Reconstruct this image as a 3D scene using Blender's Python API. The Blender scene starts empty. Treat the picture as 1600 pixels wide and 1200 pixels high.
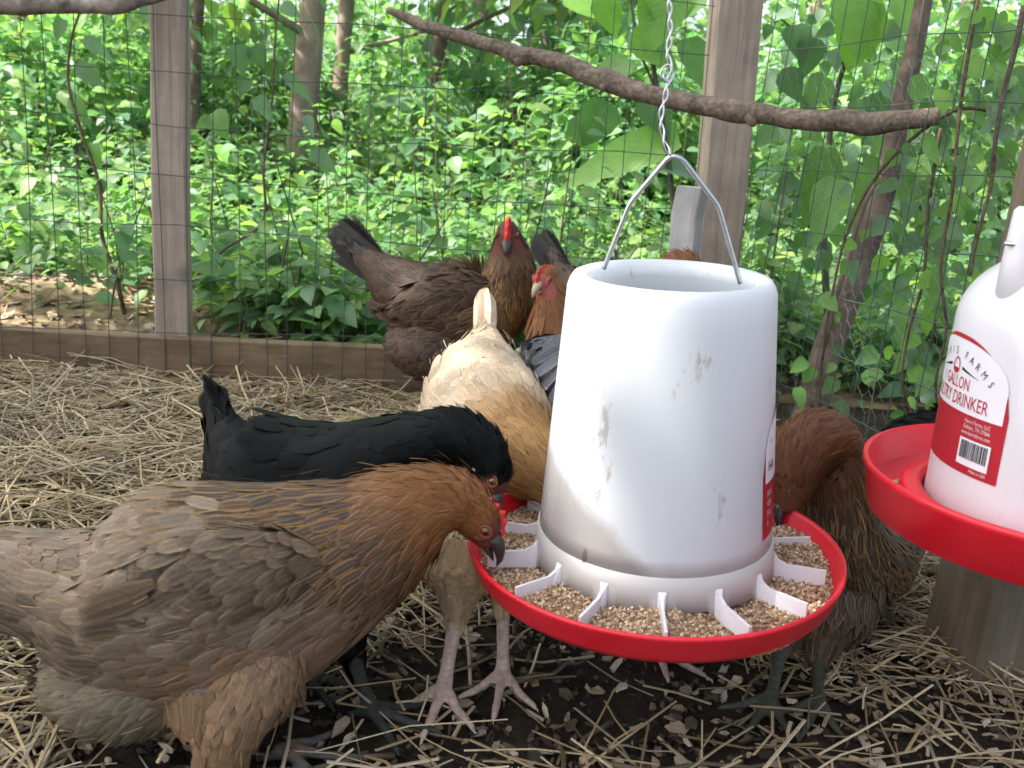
import bpy, math, random
import numpy as np
from mathutils import Matrix, Vector

SC = bpy.context.scene
COL = SC.collection
R = math.radians
rng = np.random.default_rng(7)
random.seed(7)

# ------------------------------------------------------------------ camera, light, exposure
F = 1500.0                      # focal length in pixels of a 1600 px wide frame
PITCH, ROLL, CAM_H = R(14.0), R(4.0), 0.53
X0 = np.array([1.0, 0, 0]); FW = np.array([0, math.cos(PITCH), -math.sin(PITCH)]); U0 = np.array([0, math.sin(PITCH), math.cos(PITCH)])
RT = math.cos(ROLL) * X0 + math.sin(ROLL) * U0
UP = -math.sin(ROLL) * X0 + math.cos(ROLL) * U0
CAM = np.array([0, 0, CAM_H])
cam_data = bpy.data.cameras.new('camera')
cam = bpy.data.objects.new('camera', cam_data); COL.objects.link(cam)
cam_data.sensor_width = 36.0; cam_data.lens = 36.0 * F / 1600.0
cam_data.clip_start = 0.02; cam_data.clip_end = 400
cam.matrix_world = Matrix(((RT[0], UP[0], -FW[0], CAM[0]), (RT[1], UP[1], -FW[1], CAM[1]), (RT[2], UP[2], -FW[2], CAM[2]), (0, 0, 0, 1)))
cam_data.dof.use_dof = True; cam_data.dof.focus_distance = 1.05; cam_data.dof.aperture_fstop = 12.0
SC.camera = cam

SUN_EL, SUN_AZ = 54.0, 258.0    # azimuth: compass angle from +Y turning towards +X
world = bpy.data.worlds.new('World'); SC.world = world; world.use_nodes = True
wn = world.node_tree.nodes; wl = world.node_tree.links
bg = wn.get('Background') or wn.new('ShaderNodeBackground')
sky = wn.new('ShaderNodeTexSky'); sky.sky_type = 'NISHITA'; sky.sun_disc = False
sky.sun_elevation = R(SUN_EL); sky.sun_rotation = R(SUN_AZ); sky.dust_density = 4.0; sky.air_density = 0.9; sky.ozone_density = 1.0
hs_ = wn.new('ShaderNodeHueSaturation'); hs_.inputs['Saturation'].default_value = 0.58   # milky, hazy white summer sky
wl.new(sky.outputs[0], hs_.inputs['Color']); wl.new(hs_.outputs[0], bg.inputs[0]); bg.inputs[1].default_value = 0.15
sun_d = bpy.data.lights.new('sun', 'SUN'); sun_d.energy = 4.2; sun_d.angle = R(0.6); sun_d.color = (1.0, 0.97, 0.91)
sun = bpy.data.objects.new('sun', sun_d); COL.objects.link(sun)
SUN_DIR = np.array([math.sin(R(SUN_AZ)) * math.cos(R(SUN_EL)), math.cos(R(SUN_AZ)) * math.cos(R(SUN_EL)), math.sin(R(SUN_EL))])
sun.rotation_euler = Vector(SUN_DIR).to_track_quat('Z', 'Y').to_euler()
sun.location = (-4, -4, 8)
vs = SC.view_settings; vs.view_transform = 'Standard'; vs.look = 'None'; vs.gamma = 1.0; vs.use_curve_mapping = False
vs.exposure = 1.62
SC.cycles.max_bounces = 7; SC.cycles.diffuse_bounces = 4; SC.cycles.glossy_bounces = 3; SC.cycles.transmission_bounces = 4
SC.cycles.transparent_max_bounces = 8; SC.cycles.caustics_reflective = False; SC.cycles.caustics_refractive = False

# ------------------------------------------------------------------ pixel helpers (photo pixels, 1600 x 1200)
def P(px, py, d):
    return CAM + d * (FW + (px - 800) / F * RT + (600 - py) / F * UP)
def G(px, py, z=0.0):
    v = FW + (px - 800) / F * RT + (600 - py) / F * UP
    return CAM + v * ((z - CAM_H) / v[2])
def proj(p):
    q = np.asarray(p) - CAM
    d = q @ FW
    return 800 + F * (q @ RT) / d, 600 - F * (q @ UP) / d, d
def nrm(v):
    v = np.asarray(v, float); return v / (np.linalg.norm(v, axis=-1, keepdims=True) + 1e-12)

# ------------------------------------------------------------------ mesh helpers
def mesh(name, V, faces, mats, smooth=True, attrs=None, midx=None):
    """faces: list of integer arrays (k, n) ; attrs: {name: (kind, array per vertex)}"""
    if not isinstance(faces, (list, tuple)): faces = [faces]
    faces = [np.asarray(f, dtype=np.int32) for f in faces if len(f)]
    me = bpy.data.meshes.new(name)
    V = np.asarray(V, dtype=np.float32)
    me.vertices.add(len(V)); me.vertices.foreach_set('co', V.ravel())
    nl = sum(f.size for f in faces); npoly = sum(len(f) for f in faces)
    me.loops.add(nl); me.polygons.add(npoly)
    me.loops.foreach_set('vertex_index', np.concatenate([f.ravel() for f in faces]))
    tot = np.concatenate([np.full(len(f), f.shape[1], np.int32) for f in faces])
    st = np.concatenate([[0], np.cumsum(tot)[:-1]]).astype(np.int32)
    me.polygons.foreach_set('loop_start', st)
    me.polygons.foreach_set('use_smooth', np.full(npoly, bool(smooth)))
    for m in (mats if isinstance(mats, (list, tuple)) else [mats]):
        if m: me.materials.append(m)
    if midx is not None: me.polygons.foreach_set('material_index', np.asarray(midx, np.int32))
    for k, (kind, a) in (attrs or {}).items():
        at = me.attributes.new(k, kind, 'POINT')
        a = np.asarray(a, dtype=np.float32)
        if kind == 'FLOAT_COLOR':
            if a.shape[1] == 3: a = np.concatenate([a, np.ones((len(a), 1), np.float32)], 1)
            at.data.foreach_set('color', a.ravel())
        elif kind == 'FLOAT_VECTOR': at.data.foreach_set('vector', a.ravel())
        else: at.data.foreach_set('value', a.ravel())
    me.update(calc_edges=True)
    return me

ORIGIN = {}
def thing(name, label, cat, loc=(0, 0, 0), group=None, rot=None):
    o = bpy.data.objects.new(name, None); COL.objects.link(o)
    M = Matrix.Translation(Vector([float(c) for c in loc]))
    if rot is not None: M = M @ rot.to_4x4()
    o.matrix_world = M; ORIGIN[o] = M
    o.empty_display_size = 0.05
    o['label'] = label; o['category'] = cat
    if group: o['group'] = group
    return o
def link(name, me, parent=None, stuff=False):
    o = bpy.data.objects.new(name, me); COL.objects.link(o)
    if parent is not None: o.parent = parent
    if stuff: o['kind'] = 'stuff'
    return o
def toroot(V, root):
    """world vertices -> the root's own coordinates"""
    M = np.array(ORIGIN[root].inverted())
    return np.asarray(V) @ M[:3, :3].T + M[:3, 3]
def part(name, V, faces, mats, root, parent=None, smooth=True, attrs=None, stuff=False, world=True, midx=None):
    if world: V = toroot(V, root)
    o = link(name, mesh(name, V, faces, mats, smooth, attrs, midx), parent or root, stuff)
    return o
def solo(name, V, faces, mats, label, cat, base=None, smooth=True, attrs=None, group=None, kind=None):
    base = np.asarray(base if base is not None else (0, 0, 0), float)
    o = link(name, mesh(name, np.asarray(V) - base, faces, mats, smooth, attrs))
    o.location = base
    if label: o['label'] = label
    if cat: o['category'] = cat
    if group: o['group'] = group
    if kind: o['kind'] = kind
    return o

class MB:
    def __init__(s): s.V = []; s.F = {}; s.n = 0; s.A = []
    def add(s, V, *faces, col=None):
        V = np.asarray(V, float)
        for f in faces:
            f = np.asarray(f)
            if len(f): s.F.setdefault(f.shape[1], []).append(f + s.n)
        s.V.append(V); s.n += len(V)
        if col is not None: s.A.append(np.tile(np.asarray(col, float), (len(V), 1)) if np.ndim(col) == 1 else col)
        return s
    def out(s):
        return np.concatenate(s.V), [np.concatenate(f) for f in s.F.values()]
    def col(s): return {'Col': ('FLOAT_COLOR', np.concatenate(s.A))}

def box(c, ax, h):
    """box with centre, 3 axes (rows) and half sizes"""
    s = np.array([[x, y, z] for x in (-1, 1) for y in (-1, 1) for z in (-1, 1)], float) * np.asarray(h)
    V = s @ np.asarray(ax) + np.asarray(c)
    Fq = np.array([[0, 1, 3, 2], [4, 6, 7, 5], [0, 4, 5, 1], [2, 3, 7, 6], [0, 2, 6, 4], [1, 5, 7, 3]])
    return V, Fq

def frames(pts, up=(0, 0, 1)):
    pts = np.asarray(pts, float); n = len(pts)
    t = np.gradient(pts, axis=0); t = nrm(t)
    u = np.asarray(up, float) - t[0] * (np.asarray(up, float) @ t[0])
    if np.linalg.norm(u) < 1e-3: u = np.array([1.0, 0, 0]) - t[0] * t[0][0]
    u = nrm(u); us = [u]
    for i in range(1, n):
        u = us[-1] - t[i] * (us[-1] @ t[i]); us.append(nrm(u))
    us = np.array(us); ss = np.cross(t, us)
    return t, us, ss

def resample(rows, m):
    rows = np.asarray(rows, float); n = len(rows)
    seg = np.linalg.norm(np.diff(rows[:, :3], axis=0), axis=1); s = np.concatenate([[0], np.cumsum(seg)])
    q = np.linspace(0, s[-1], m); out = np.zeros((m, rows.shape[1]))
    # monotone-ish cubic (Catmull-Rom on chord length)
    tang = np.gradient(rows, s, axis=0)
    idx = np.clip(np.searchsorted(s, q, side='right') - 1, 0, n - 2)
    h = (s[idx + 1] - s[idx])[:, None]; x = ((q - s[idx])[:, None]) / h
    h00 = 2 * x**3 - 3 * x**2 + 1; h10 = x**3 - 2 * x**2 + x; h01 = -2 * x**3 + 3 * x**2; h11 = x**3 - x**2
    out = h00 * rows[idx] + h10 * h * tang[idx] + h01 * rows[idx + 1] + h11 * h * tang[idx + 1]
    return out

def polyl(pts, m, passes=2):
    pts = np.asarray(pts, float); s = np.concatenate([[0], np.cumsum(np.linalg.norm(np.diff(pts, axis=0), axis=1))]); q = np.linspace(0, s[-1], m)
    o = np.stack([np.interp(q, s, pts[:, k]) for k in range(3)], -1)
    for _ in range(passes): o[1:-1] = (o[:-2] + o[1:-1] * 2 + o[2:]) / 4
    return o
def tube(pts, rad, n=8, up=(0, 0, 1), caps=True, flat=1.0):
    pts = np.asarray(pts, float); m = len(pts); rad = np.broadcast_to(np.asarray(rad, float), (m,))
    t, u, s = frames(pts, up)
    a = np.linspace(0, 2 * math.pi, n, endpoint=False)
    V = pts[:, None] + rad[:, None, None] * (np.cos(a)[None, :, None] * s[:, None] + flat * np.sin(a)[None, :, None] * u[:, None])
    V = V.reshape(-1, 3)
    i = np.arange(m - 1)[:, None] * n; j = np.arange(n)[None]; k = (j + 1) % n
    Fq = np.stack([i + j, i + k, i + n + k, i + n + j], -1).reshape(-1, 4)
    tris = np.zeros((0, 3), int)
    if caps:
        V = np.concatenate([V, pts[:1], pts[-1:]])
        c0, c1 = m * n, m * n + 1; j = np.arange(n); k = (j + 1) % n
        tris = np.concatenate([np.stack([k, j, np.full(n, c0)], 1), np.stack([(m - 1) * n + j, (m - 1) * n + k, np.full(n, c1)], 1)])
    return V, Fq, tris

def lathe(prof, n=64, closed=False):
    """profile rows (r, z) turned round the local z axis"""
    prof = np.asarray(prof, float); m = len(prof)
    a = np.linspace(0, 2 * math.pi, n, endpoint=False)
    V = np.stack([prof[:, None, 0] * np.cos(a), prof[:, None, 0] * np.sin(a), np.repeat(prof[:, 1:2], n, 1)], -1).reshape(-1, 3)
    mm = m if closed else m - 1
    i = np.arange(mm)[:, None]; j = np.arange(n)[None]; k = (j + 1) % n; i2 = (i + 1) % m
    Fq = np.stack([i * n + j, i * n + k, i2 * n + k, i2 * n + j], -1).reshape(-1, 4)
    return V, Fq

def ellipsoid(c, ax, r, nu=16, nv=10):
    v = np.linspace(0, math.pi, nv); a = np.linspace(0, 2 * math.pi, nu, endpoint=False)
    Vv = np.stack([np.sin(v)[:, None] * np.cos(a), np.sin(v)[:, None] * np.sin(a), np.repeat(np.cos(v)[:, None], nu, 1)], -1).reshape(-1, 3)
    V = (Vv * np.asarray(r)) @ np.asarray(ax) + np.asarray(c)
    i = np.arange(nv - 1)[:, None] * nu; j = np.arange(nu)[None]; k = (j + 1) % nu
    return V, np.stack([i + j, i + nu + j, i + nu + k, i + k], -1).reshape(-1, 4)

def vnoise(p, seed=0, n=6, scale=1.0):
    r = np.random.default_rng(seed); out = 0
    for i in range(n):
        k = r.normal(size=3) * scale * (1.6 ** i) ; out = out + np.sin(p @ k + r.uniform(0, 6.28)) / (1.35 ** i)
    return out / 2.2

# ------------------------------------------------------------------ materials
class NT:
    def __init__(s, name):
        s.m = bpy.data.materials.new(name); s.m.use_nodes = True
        s.t = s.m.node_tree; s.t.nodes.clear(); s.o = s.t.nodes.new('ShaderNodeOutputMaterial')
    def n(s, typ, ins=None, **props):
        x = s.t.nodes.new('ShaderNode' + typ)
        for k, v in props.items(): setattr(x, k, v)
        for k, v in (ins or {}).items(): s.set(x.inputs[k], v)
        return x
    def set(s, inp, v):
        if hasattr(v, 'outputs'): v = v.outputs[0]
        if hasattr(v, 'is_linked') or isinstance(v, bpy.types.NodeSocket): s.t.links.new(v, inp)
        else:
            if inp.type == 'RGBA' and len(v) == 3: v = (*v, 1)
            inp.default_value = v
    def math(s, op, a, b=None, c=None, clamp=False):
        x = s.n('Math', operation=op, use_clamp=clamp); s.set(x.inputs[0], a)
        if b is not None: s.set(x.inputs[1], b)
        if c is not None: s.set(x.inputs[2], c)
        return x.outputs[0]
    def mix(s, f, a, b, mode='MIX'):
        x = s.n('Mix', data_type='RGBA', blend_type=mode, clamp_factor=True)
        s.set(x.inputs[0], f); s.set(x.inputs[6], a); s.set(x.inputs[7], b); return x.outputs[2]
    def attr(s, name): return s.n('Attribute', attribute_name=name)
    def noise(s, scale, vec=None, detail=4, rough=0.6, dist=0.0):
        x = s.n('TexNoise', {'Scale': scale, 'Detail': detail, 'Roughness': rough, 'Distortion': dist})
        if vec is not None: s.set(x.inputs['Vector'], vec)
        return x
    def ramp(s, f, stops):
        x = s.n('ValToRGB'); s.set(x.inputs[0], f); e = x.color_ramp.elements
        while len(e) < len(stops): e.new(0.5)
        for q, (p, c) in zip(e, stops): q.position = p; q.color = (*c, 1) if len(c) == 3 else c
        return x.outputs[0]
    def mapr(s, v, a, b, c=0.0, d=1.0):
        x = s.n('MapRange', {'Value': v, 'From Min': a, 'From Max': b, 'To Min': c, 'To Max': d}); return x.outputs[0]
    def bump(s, h, strength=0.3, dist=0.002):
        return s.n('Bump', {'Height': h, 'Strength': strength, 'Distance': dist}).outputs[0]
    def pbr(s, **k):
        x = s.n('BsdfPrincipled')
        for a, v in k.items(): s.set(x.inputs[a.replace('_', ' ')], v)
        return x
    def out(s, sh): s.t.links.new(sh.outputs[0] if hasattr(sh, 'outputs') else sh, s.o.inputs[0]); return s.m
def obj_co(t): return t.n('TexCoord').outputs['Object']

def m_plain(name, c, rough=0.5, spec=0.5, metal=0.0, var=0.15, scale=40, bump=0.0):
    t = NT(name); nz = t.noise(scale, obj_co(t)); c = np.array(c)
    base = t.mix(nz.outputs[0], tuple(c * (1 - var)), tuple(np.minimum(c * (1 + var), 1)))
    k = dict(Base_Color=base, Roughness=rough, Metallic=metal); 
    b = t.pbr(**k); b.inputs['Specular IOR Level'].default_value = spec
    if bump: t.set(b.inputs['Normal'], t.bump(nz.outputs[0], bump))
    return t.out(b)

def m_feather(name, rough=0.55, spec=0.25, sheen=0.0):
    """Col = vane colour, Edge = lacing colour, fuv = (across -1..1, along 0..1, random)"""
    t = NT(name); col = t.attr('Col').outputs['Color']; edge = t.attr('Edge').outputs['Color']
    sp = t.n('SeparateXYZ'); t.set(sp.inputs[0], t.attr('fuv').outputs['Vector'])
    u, v, r = sp.outputs
    au = t.math('ABSOLUTE', u)
    # barbs run outwards and towards the tip
    vec = t.n('CombineXYZ'); t.set(vec.inputs[0], t.math('SUBTRACT', t.math('MULTIPLY', v, 62.0), t.math('MULTIPLY', au, 20.0)))
    t.set(vec.inputs[1], t.math('MULTIPLY', r, 57.0)); t.set(vec.inputs[2], t.math('MULTIPLY', u, 1.2))
    barb = t.noise(1.6, vec.outputs[0], detail=3, rough=0.7).outputs[0]
    jit = t.math('MULTIPLY', t.math('SUBTRACT', barb, 0.5), 0.5)
    e1 = t.mapr(t.math('ADD', au, jit), 0.45, 0.9)
    e2 = t.mapr(t.math('ADD', v, jit), 0.82, 0.98)
    e = t.math('MAXIMUM', e1, e2)
    c = t.mix(e, col, edge)
    shaft = t.mapr(au, 0.10, 0.03)
    c = t.mix(t.math('MULTIPLY', shaft, 0.45), c, edge)
    c = t.mix(1.0, c, t.ramp(barb, [(0.25, (0.42, 0.42, 0.42)), (0.72, (1.38, 1.38, 1.38))]), 'MULTIPLY')
    b = t.pbr(Base_Color=c, Roughness=rough); b.inputs['Specular IOR Level'].default_value = spec
    t.set(b.inputs['Normal'], t.bump(barb, 0.5, 0.0008))
    # ragged, see-through barb ends
    al = t.mapr(t.math('ADD', t.math('MAXIMUM', au, t.math('MULTIPLY', v, 0.97)), t.math('MULTIPLY', jit, 1.7)), 1.0, 0.86)
    t.set(b.inputs['Alpha'], al)
    return t.out(b)

def m_vcol(name, rough=0.6, spec=0.3, bump=0.3, scale=160, var=0.3):
    t = NT(name); nz = t.noise(scale, obj_co(t))
    c = t.mix(1.0, t.attr('Col').outputs['Color'], t.ramp(nz.outputs[0], [(0.2, (1 - var,) * 3), (0.8, (1 + var,) * 3)]), 'MULTIPLY')
    b = t.pbr(Base_Color=c, Roughness=rough); b.inputs['Specular IOR Level'].default_value = spec
    if bump: t.set(b.inputs['Normal'], t.bump(nz.outputs[0], bump, 0.001))
    return t.out(b)

def m_leaf(name, trans=0.4, rough=0.42, spec=0.5):
    t = NT(name); nz = t.noise(30, obj_co(t))
    sp = t.n('SeparateXYZ'); t.set(sp.inputs[0], t.attr('fuv').outputs['Vector'])
    rib = t.mapr(t.math('ABSOLUTE', sp.outputs[0]), 0.0, 0.09, 0.75, 1.0)
    wav = t.n('TexWave', {'Scale': 2.2, 'Distortion': 0.0}, wave_type='BANDS', bands_direction='X')
    cv = t.n('CombineXYZ'); t.set(cv.inputs[0], t.math('SUBTRACT', t.math('MULTIPLY', sp.outputs[1], 1.6), t.math('MULTIPLY', t.math('ABSOLUTE', sp.outputs[0]), 0.5)))
    t.set(wav.inputs['Vector'], cv.outputs[0])
    c = t.mix(1.0, t.attr('Col').outputs['Color'], t.ramp(nz.outputs[0], [(0.25, (0.8, 0.8, 0.8)), (0.75, (1.15, 1.15, 1.15))]), 'MULTIPLY')
    c = t.mix(t.math('MULTIPLY', wav.outputs['Fac'], 0.12), c, (0.35, 0.5, 0.2))
    c = t.mix(rib, t.mix(0.4, c, (0.45, 0.55, 0.25)), c)
    b = t.pbr(Base_Color=c, Roughness=rough); b.inputs['Specular IOR Level'].default_value = spec
    t.set(b.inputs['Normal'], t.bump(wav.outputs['Fac'], 0.15, 0.002))
    tr = t.n('BsdfTranslucent'); t.set(tr.inputs[0], t.mix(1.0, c, (1.35, 1.6, 0.9), 'MULTIPLY'))
    mx = t.n('MixShader'); mx.inputs[0].default_value = trans
    t.set(mx.inputs[1], b); t.set(mx.inputs[2], tr)
    return t.out(mx)

def m_wood(name, c1, c2, scale=1.0, axis=2, rough=0.75, knots=True):
    t = NT(name); co = obj_co(t)
    mp = t.n('Mapping'); sc = [34.0 * scale] * 3; sc[axis] = 1.5 * scale; mp.inputs['Scale'].default_value = sc; t.set(mp.inputs[0], co)
    g = t.noise(2.0, mp.outputs[0], detail=8, rough=0.7, dist=0.9).outputs[0]
    blot = t.noise(9.0, co, detail=3).outputs[0]
    c = t.ramp(g, [(0.25, c1), (0.75, c2)])
    c = t.mix(1.0, c, t.ramp(blot, [(0.3, (0.72, 0.72, 0.74)), (0.7, (1.12, 1.1, 1.06))]), 'MULTIPLY')
    if knots:
        vo = t.n('TexVoronoi', {'Scale': 6.5 * scale}); t.set(vo.inputs['Vector'], co)
        c = t.mix(t.mapr(vo.outputs['Distance'], 0.20, 0.04, 0, 0.75), c, tuple(0.35 * np.array(c1)))
    b = t.pbr(Base_Color=c, Roughness=rough); b.inputs['Specular IOR Level'].default_value = 0.25
    t.set(b.inputs['Normal'], t.bump(g, 0.5, 0.003))
    return t.out(b)

def m_bark(name, c1, c2, scale=30, strength=0.7, moss=0.0):
    t = NT(name); co = obj_co(t)
    n1 = t.noise(scale, co, detail=7, rough=0.7, dist=0.4).outputs[0]; n2 = t.noise(scale * 0.25, co, detail=3).outputs[0]
    c = t.ramp(n1, [(0.3, c1), (0.7, c2)])
    c = t.mix(1.0, c, t.ramp(n2, [(0.3, (0.6, 0.6, 0.6)), (0.7, (1.25, 1.2, 1.15))]), 'MULTIPLY')
    if moss: c = t.mix(t.mapr(t.noise(scale * 0.5, co, detail=4).outputs[0], 0.5, 0.62, 0, moss), c, (0.07, 0.1, 0.04))
    b = t.pbr(Base_Color=c, Roughness=0.85); b.inputs['Specular IOR Level'].default_value = 0.2
    t.set(b.inputs['Normal'], t.bump(n1, strength, 0.006)); return t.out(b)

def m_white_plastic(name, c=(0.80, 0.82, 0.84), trans=0.22, rough=0.3, dirt=1.0, dusty=False):
    t = NT(name); co = obj_co(t)
    mp = t.n('Mapping'); mp.inputs['Scale'].default_value = (1, 1, 0.35); t.set(mp.inputs[0], co)
    big = t.noise(21, mp.outputs[0], detail=5, rough=0.7).outputs[0]
    sm = t.noise(150, mp.outputs[0], detail=5, rough=0.6).outputs[0]
    smear = t.math('MULTIPLY', t.mapr(big, 0.59, 0.66), t.mapr(sm, 0.53, 0.60))
    vo = t.n('TexVoronoi', {'Scale': 30.0}); t.set(vo.inputs['Vector'], mp.outputs[0])
    spk = t.math('MULTIPLY', t.mapr(vo.outputs['Distance'], 0.10, 0.06), t.mapr(t.noise(11, co).outputs[0], 0.55, 0.62))
    film = t.noise(5, mp.outputs[0], detail=6).outputs[0]
    base = t.mix(t.mapr(film, 0.35, 0.8, 0, 0.3), c, tuple(np.array(c) * np.array((0.88, 0.86, 0.82))))
    base = t.mix(t.math('MULTIPLY', smear, 0.42 * dirt), base, (0.36, 0.27, 0.17))
    base = t.mix(t.math('MULTIPLY', spk, 0.85 * dirt), base, (0.16, 0.11, 0.07))
    if dusty:      # grey-brown feed dust caked inside one side of the foot of the tube
        sp = t.n('SeparateXYZ'); t.set(sp.inputs[0], co)
        lim = t.math('ADD', t.math('MULTIPLY', sp.outputs[0], -0.95), 0.018); lim = t.math('ADD', lim, t.math('MULTIPLY', t.noise(26, co, detail=5).outputs[0], 0.035))
        m1 = t.mapr(t.math('SUBTRACT', lim, sp.outputs[2]), -0.006, 0.012)
        base = t.mix(t.math('MULTIPLY', m1, 0.62), base, (0.36, 0.31, 0.27))
        m2 = t.mapr(t.math('ADD', sp.outputs[2], t.math('MULTIPLY', big, 0.03)), 0.078, 0.056)
        base = t.mix(t.math('MULTIPLY', m2, 0.35), base, (0.45, 0.41, 0.37))
    rg = t.mapr(film, 0.3, 0.7, rough - 0.05, rough + 0.12)
    b = t.pbr(Base_Color=base, Roughness=rg); b.inputs['Specular IOR Level'].default_value = 0.5
    t.set(b.inputs['Normal'], t.bump(t.noise(60, co, detail=2).outputs[0], 0.03, 0.002))
    tr = t.n('BsdfTranslucent'); t.set(tr.inputs[0], base)
    mx = t.n('MixShader'); mx.inputs[0].default_value = trans; t.set(mx.inputs[1], b); t.set(mx.inputs[2], tr)
    return t.out(mx)

def m_red(name):
    t = NT(name); co = obj_co(t)
    n1 = t.noise(22, co, detail=6, rough=0.7).outputs[0]; n2 = t.noise(140, co, detail=3).outputs[0]
    base = t.mix(t.mapr(n1, 0.35, 0.7), (0.62, 0.010, 0.022), (0.74, 0.022, 0.042))
    base = t.mix(t.math('MULTIPLY', t.mapr(n1, 0.62, 0.78), t.mapr(n2, 0.5, 0.65)), base, (0.55, 0.22, 0.18))
    b = t.pbr(Base_Color=base, Roughness=t.mapr(n1, 0.3, 0.7, 0.28, 0.45)); b.inputs['Specular IOR Level'].default_value = 0.45
    t.set(b.inputs['Normal'], t.bump(n2, 0.06, 0.001)); return t.out(b)

def m_soil(name):
    t = NT(name); co = obj_co(t)
    n1 = t.noise(18, co, detail=9, rough=0.75).outputs[0]; n2 = t.noise(120, co, detail=5, rough=0.7).outputs[0]
    c = t.ramp(n1, [(0.3, (0.018, 0.014, 0.010)), (0.55, (0.050, 0.038, 0.026)), (0.75, (0.11, 0.085, 0.058))])
    c = t.mix(t.mapr(n2, 0.6, 0.75, 0, 0.6), c, (0.12, 0.095, 0.065))
    b = t.pbr(Base_Color=c, Roughness=0.95); b.inputs['Specular IOR Level'].default_value = 0.15
    t.set(b.inputs['Normal'], t.bump(t.math('ADD', n1, n2), 0.9, 0.01)); return t.out(b)

def m_litter(name):
    t = NT(name); co = obj_co(t)
    vo = t.n('TexVoronoi', {'Scale': 28.0}); t.set(vo.inputs['Vector'], co)
    n1 = t.noise(3, co, detail=8, rough=0.7).outputs[0]
    c = t.mix(0.93, vo.outputs['Color'], (0.58, 0.54, 0.42))
    c = t.mix(1.0, c, t.ramp(n1, [(0.3, (0.14, 0.10, 0.065)), (0.55, (0.40, 0.30, 0.20)), (0.8, (0.55, 0.43, 0.31))]), 'MULTIPLY')
    b = t.pbr(Base_Color=c, Roughness=0.9); t.set(b.inputs['Normal'], t.bump(vo.outputs['Distance'], 0.8, 0.02)); return t.out(b)

M = {}
M['feather'] = m_feather('feather'); M['gloss_feather'] = m_feather('gloss_feather', 0.5, 0.10)
M['skin'] = m_vcol('hen_skin', 0.6, 0.15, 0.5, 220)
M['comb'] = m_plain('comb_skin', (0.62, 0.035, 0.035), 0.5, 0.35, var=0.3, scale=200, bump=0.4)
M['face'] = m_plain('face_skin', (0.40, 0.11, 0.09), 0.6, 0.3, var=0.35, scale=300, bump=0.5)
M['lobe'] = m_plain('pale_earlobe', (0.45, 0.27, 0.21), 0.6, 0.3, var=0.3, scale=200, bump=0.4)
M['face_dark'] = m_plain('dark_face_skin', (0.20, 0.06, 0.04), 0.65, 0.15, var=0.4, scale=300, bump=0.5)
M['beak_dark'] = m_plain('dark_horn', (0.035, 0.03, 0.028), 0.35, 0.5, var=0.4, scale=120)
M['beak_pale'] = m_plain('pale_horn', (0.42, 0.30, 0.18), 0.35, 0.5, var=0.3, scale=120)
M['iris'] = m_plain('iris', (0.16, 0.05, 0.012), 0.15, 0.6, scale=300)
M['pupil'] = m_plain('pupil', (0.004, 0.004, 0.004), 0.06, 0.8)
M['leaf'] = m_leaf('leaf'); M['dull_leaf'] = m_leaf('woodland_leaf', 0.48, 0.45, 0.5)
M['post'] = m_wood('weathered_post_wood', (0.23, 0.185, 0.145), (0.50, 0.41, 0.325))
M['grey_wood'] = m_wood('silver_grey_wood', (0.30, 0.29, 0.28), (0.52, 0.51, 0.50))
M['board'] = m_wood('damp_board_wood', (0.10, 0.07, 0.04), (0.26, 0.185, 0.11), axis=0)
M['dark_wood'] = m_wood('dark_post_wood', (0.10, 0.08, 0.055), (0.23, 0.19, 0.135))
M['perch'] = m_bark('perch_bark', (0.10, 0.078, 0.058), (0.30, 0.245, 0.19), 130, 0.8)
M['trunk'] = m_bark('trunk_bark', (0.07, 0.055, 0.042), (0.22, 0.175, 0.14), 18)
M['pale_trunk'] = m_bark('pale_trunk_bark', (0.22, 0.16, 0.13), (0.46, 0.36, 0.30), 10)
M['vine'] = m_bark('vine_bark', (0.06, 0.04, 0.028), (0.18, 0.125, 0.085), 90)
M['stem'] = m_plain('green_stem', (0.05, 0.06, 0.03), 0.7)
M['wire'] = m_plain('fence_wire', (0.055, 0.08, 0.07), 0.5, 0.4, 0.2)
M['zinc_thin'] = m_plain('zinc_wire', (0.16, 0.17, 0.16), 0.5, 0.4, 0.4)
M['zinc'] = m_plain('zinc_rod', (0.55, 0.56, 0.57), 0.28, 0.5, 0.95, var=0.25, scale=150)
M['white'] = m_white_plastic('milky_plastic', trans=0.34, rough=0.27, dirt=1.25, dusty=True); M['jug'] = m_white_plastic('milky_jug_plastic', (0.84, 0.82, 0.85), 0.2, 0.24, 0.35)
M['grimy'] = m_white_plastic('dusty_milky_plastic', (0.62, 0.60, 0.58), 0.25, 0.42, 1.0)
M['red'] = m_red('red_plastic')
M['paper'] = m_plain('label_paper', (0.78, 0.76, 0.80), 0.4, 0.4, var=0.03)
M['label_red'] = m_plain('label_red_ink', (0.42, 0.018, 0.03), 0.4, 0.4, var=0.06)
M['ink'] = m_plain('black_ink', (0.02, 0.02, 0.02), 0.5)
M['ink_white'] = m_plain('pale_ink', (0.72, 0.62, 0.62), 0.5)
M['soil'] = m_soil('soil'); M['litter'] = m_litter('leaf_litter')
M['straw'] = m_vcol('straw', 0.6, 0.3, 0.2, 300, 0.25)
M['feed'] = m_vcol('feed_crumble', 0.85, 0.2, 0.3, 600, 0.3)
tw = NT('water'); M['water'] = tw.out(tw.pbr(Base_Color=(0.9, 0.95, 0.95), Roughness=0.02, Transmission_Weight=1.0, IOR=1.33))

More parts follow.
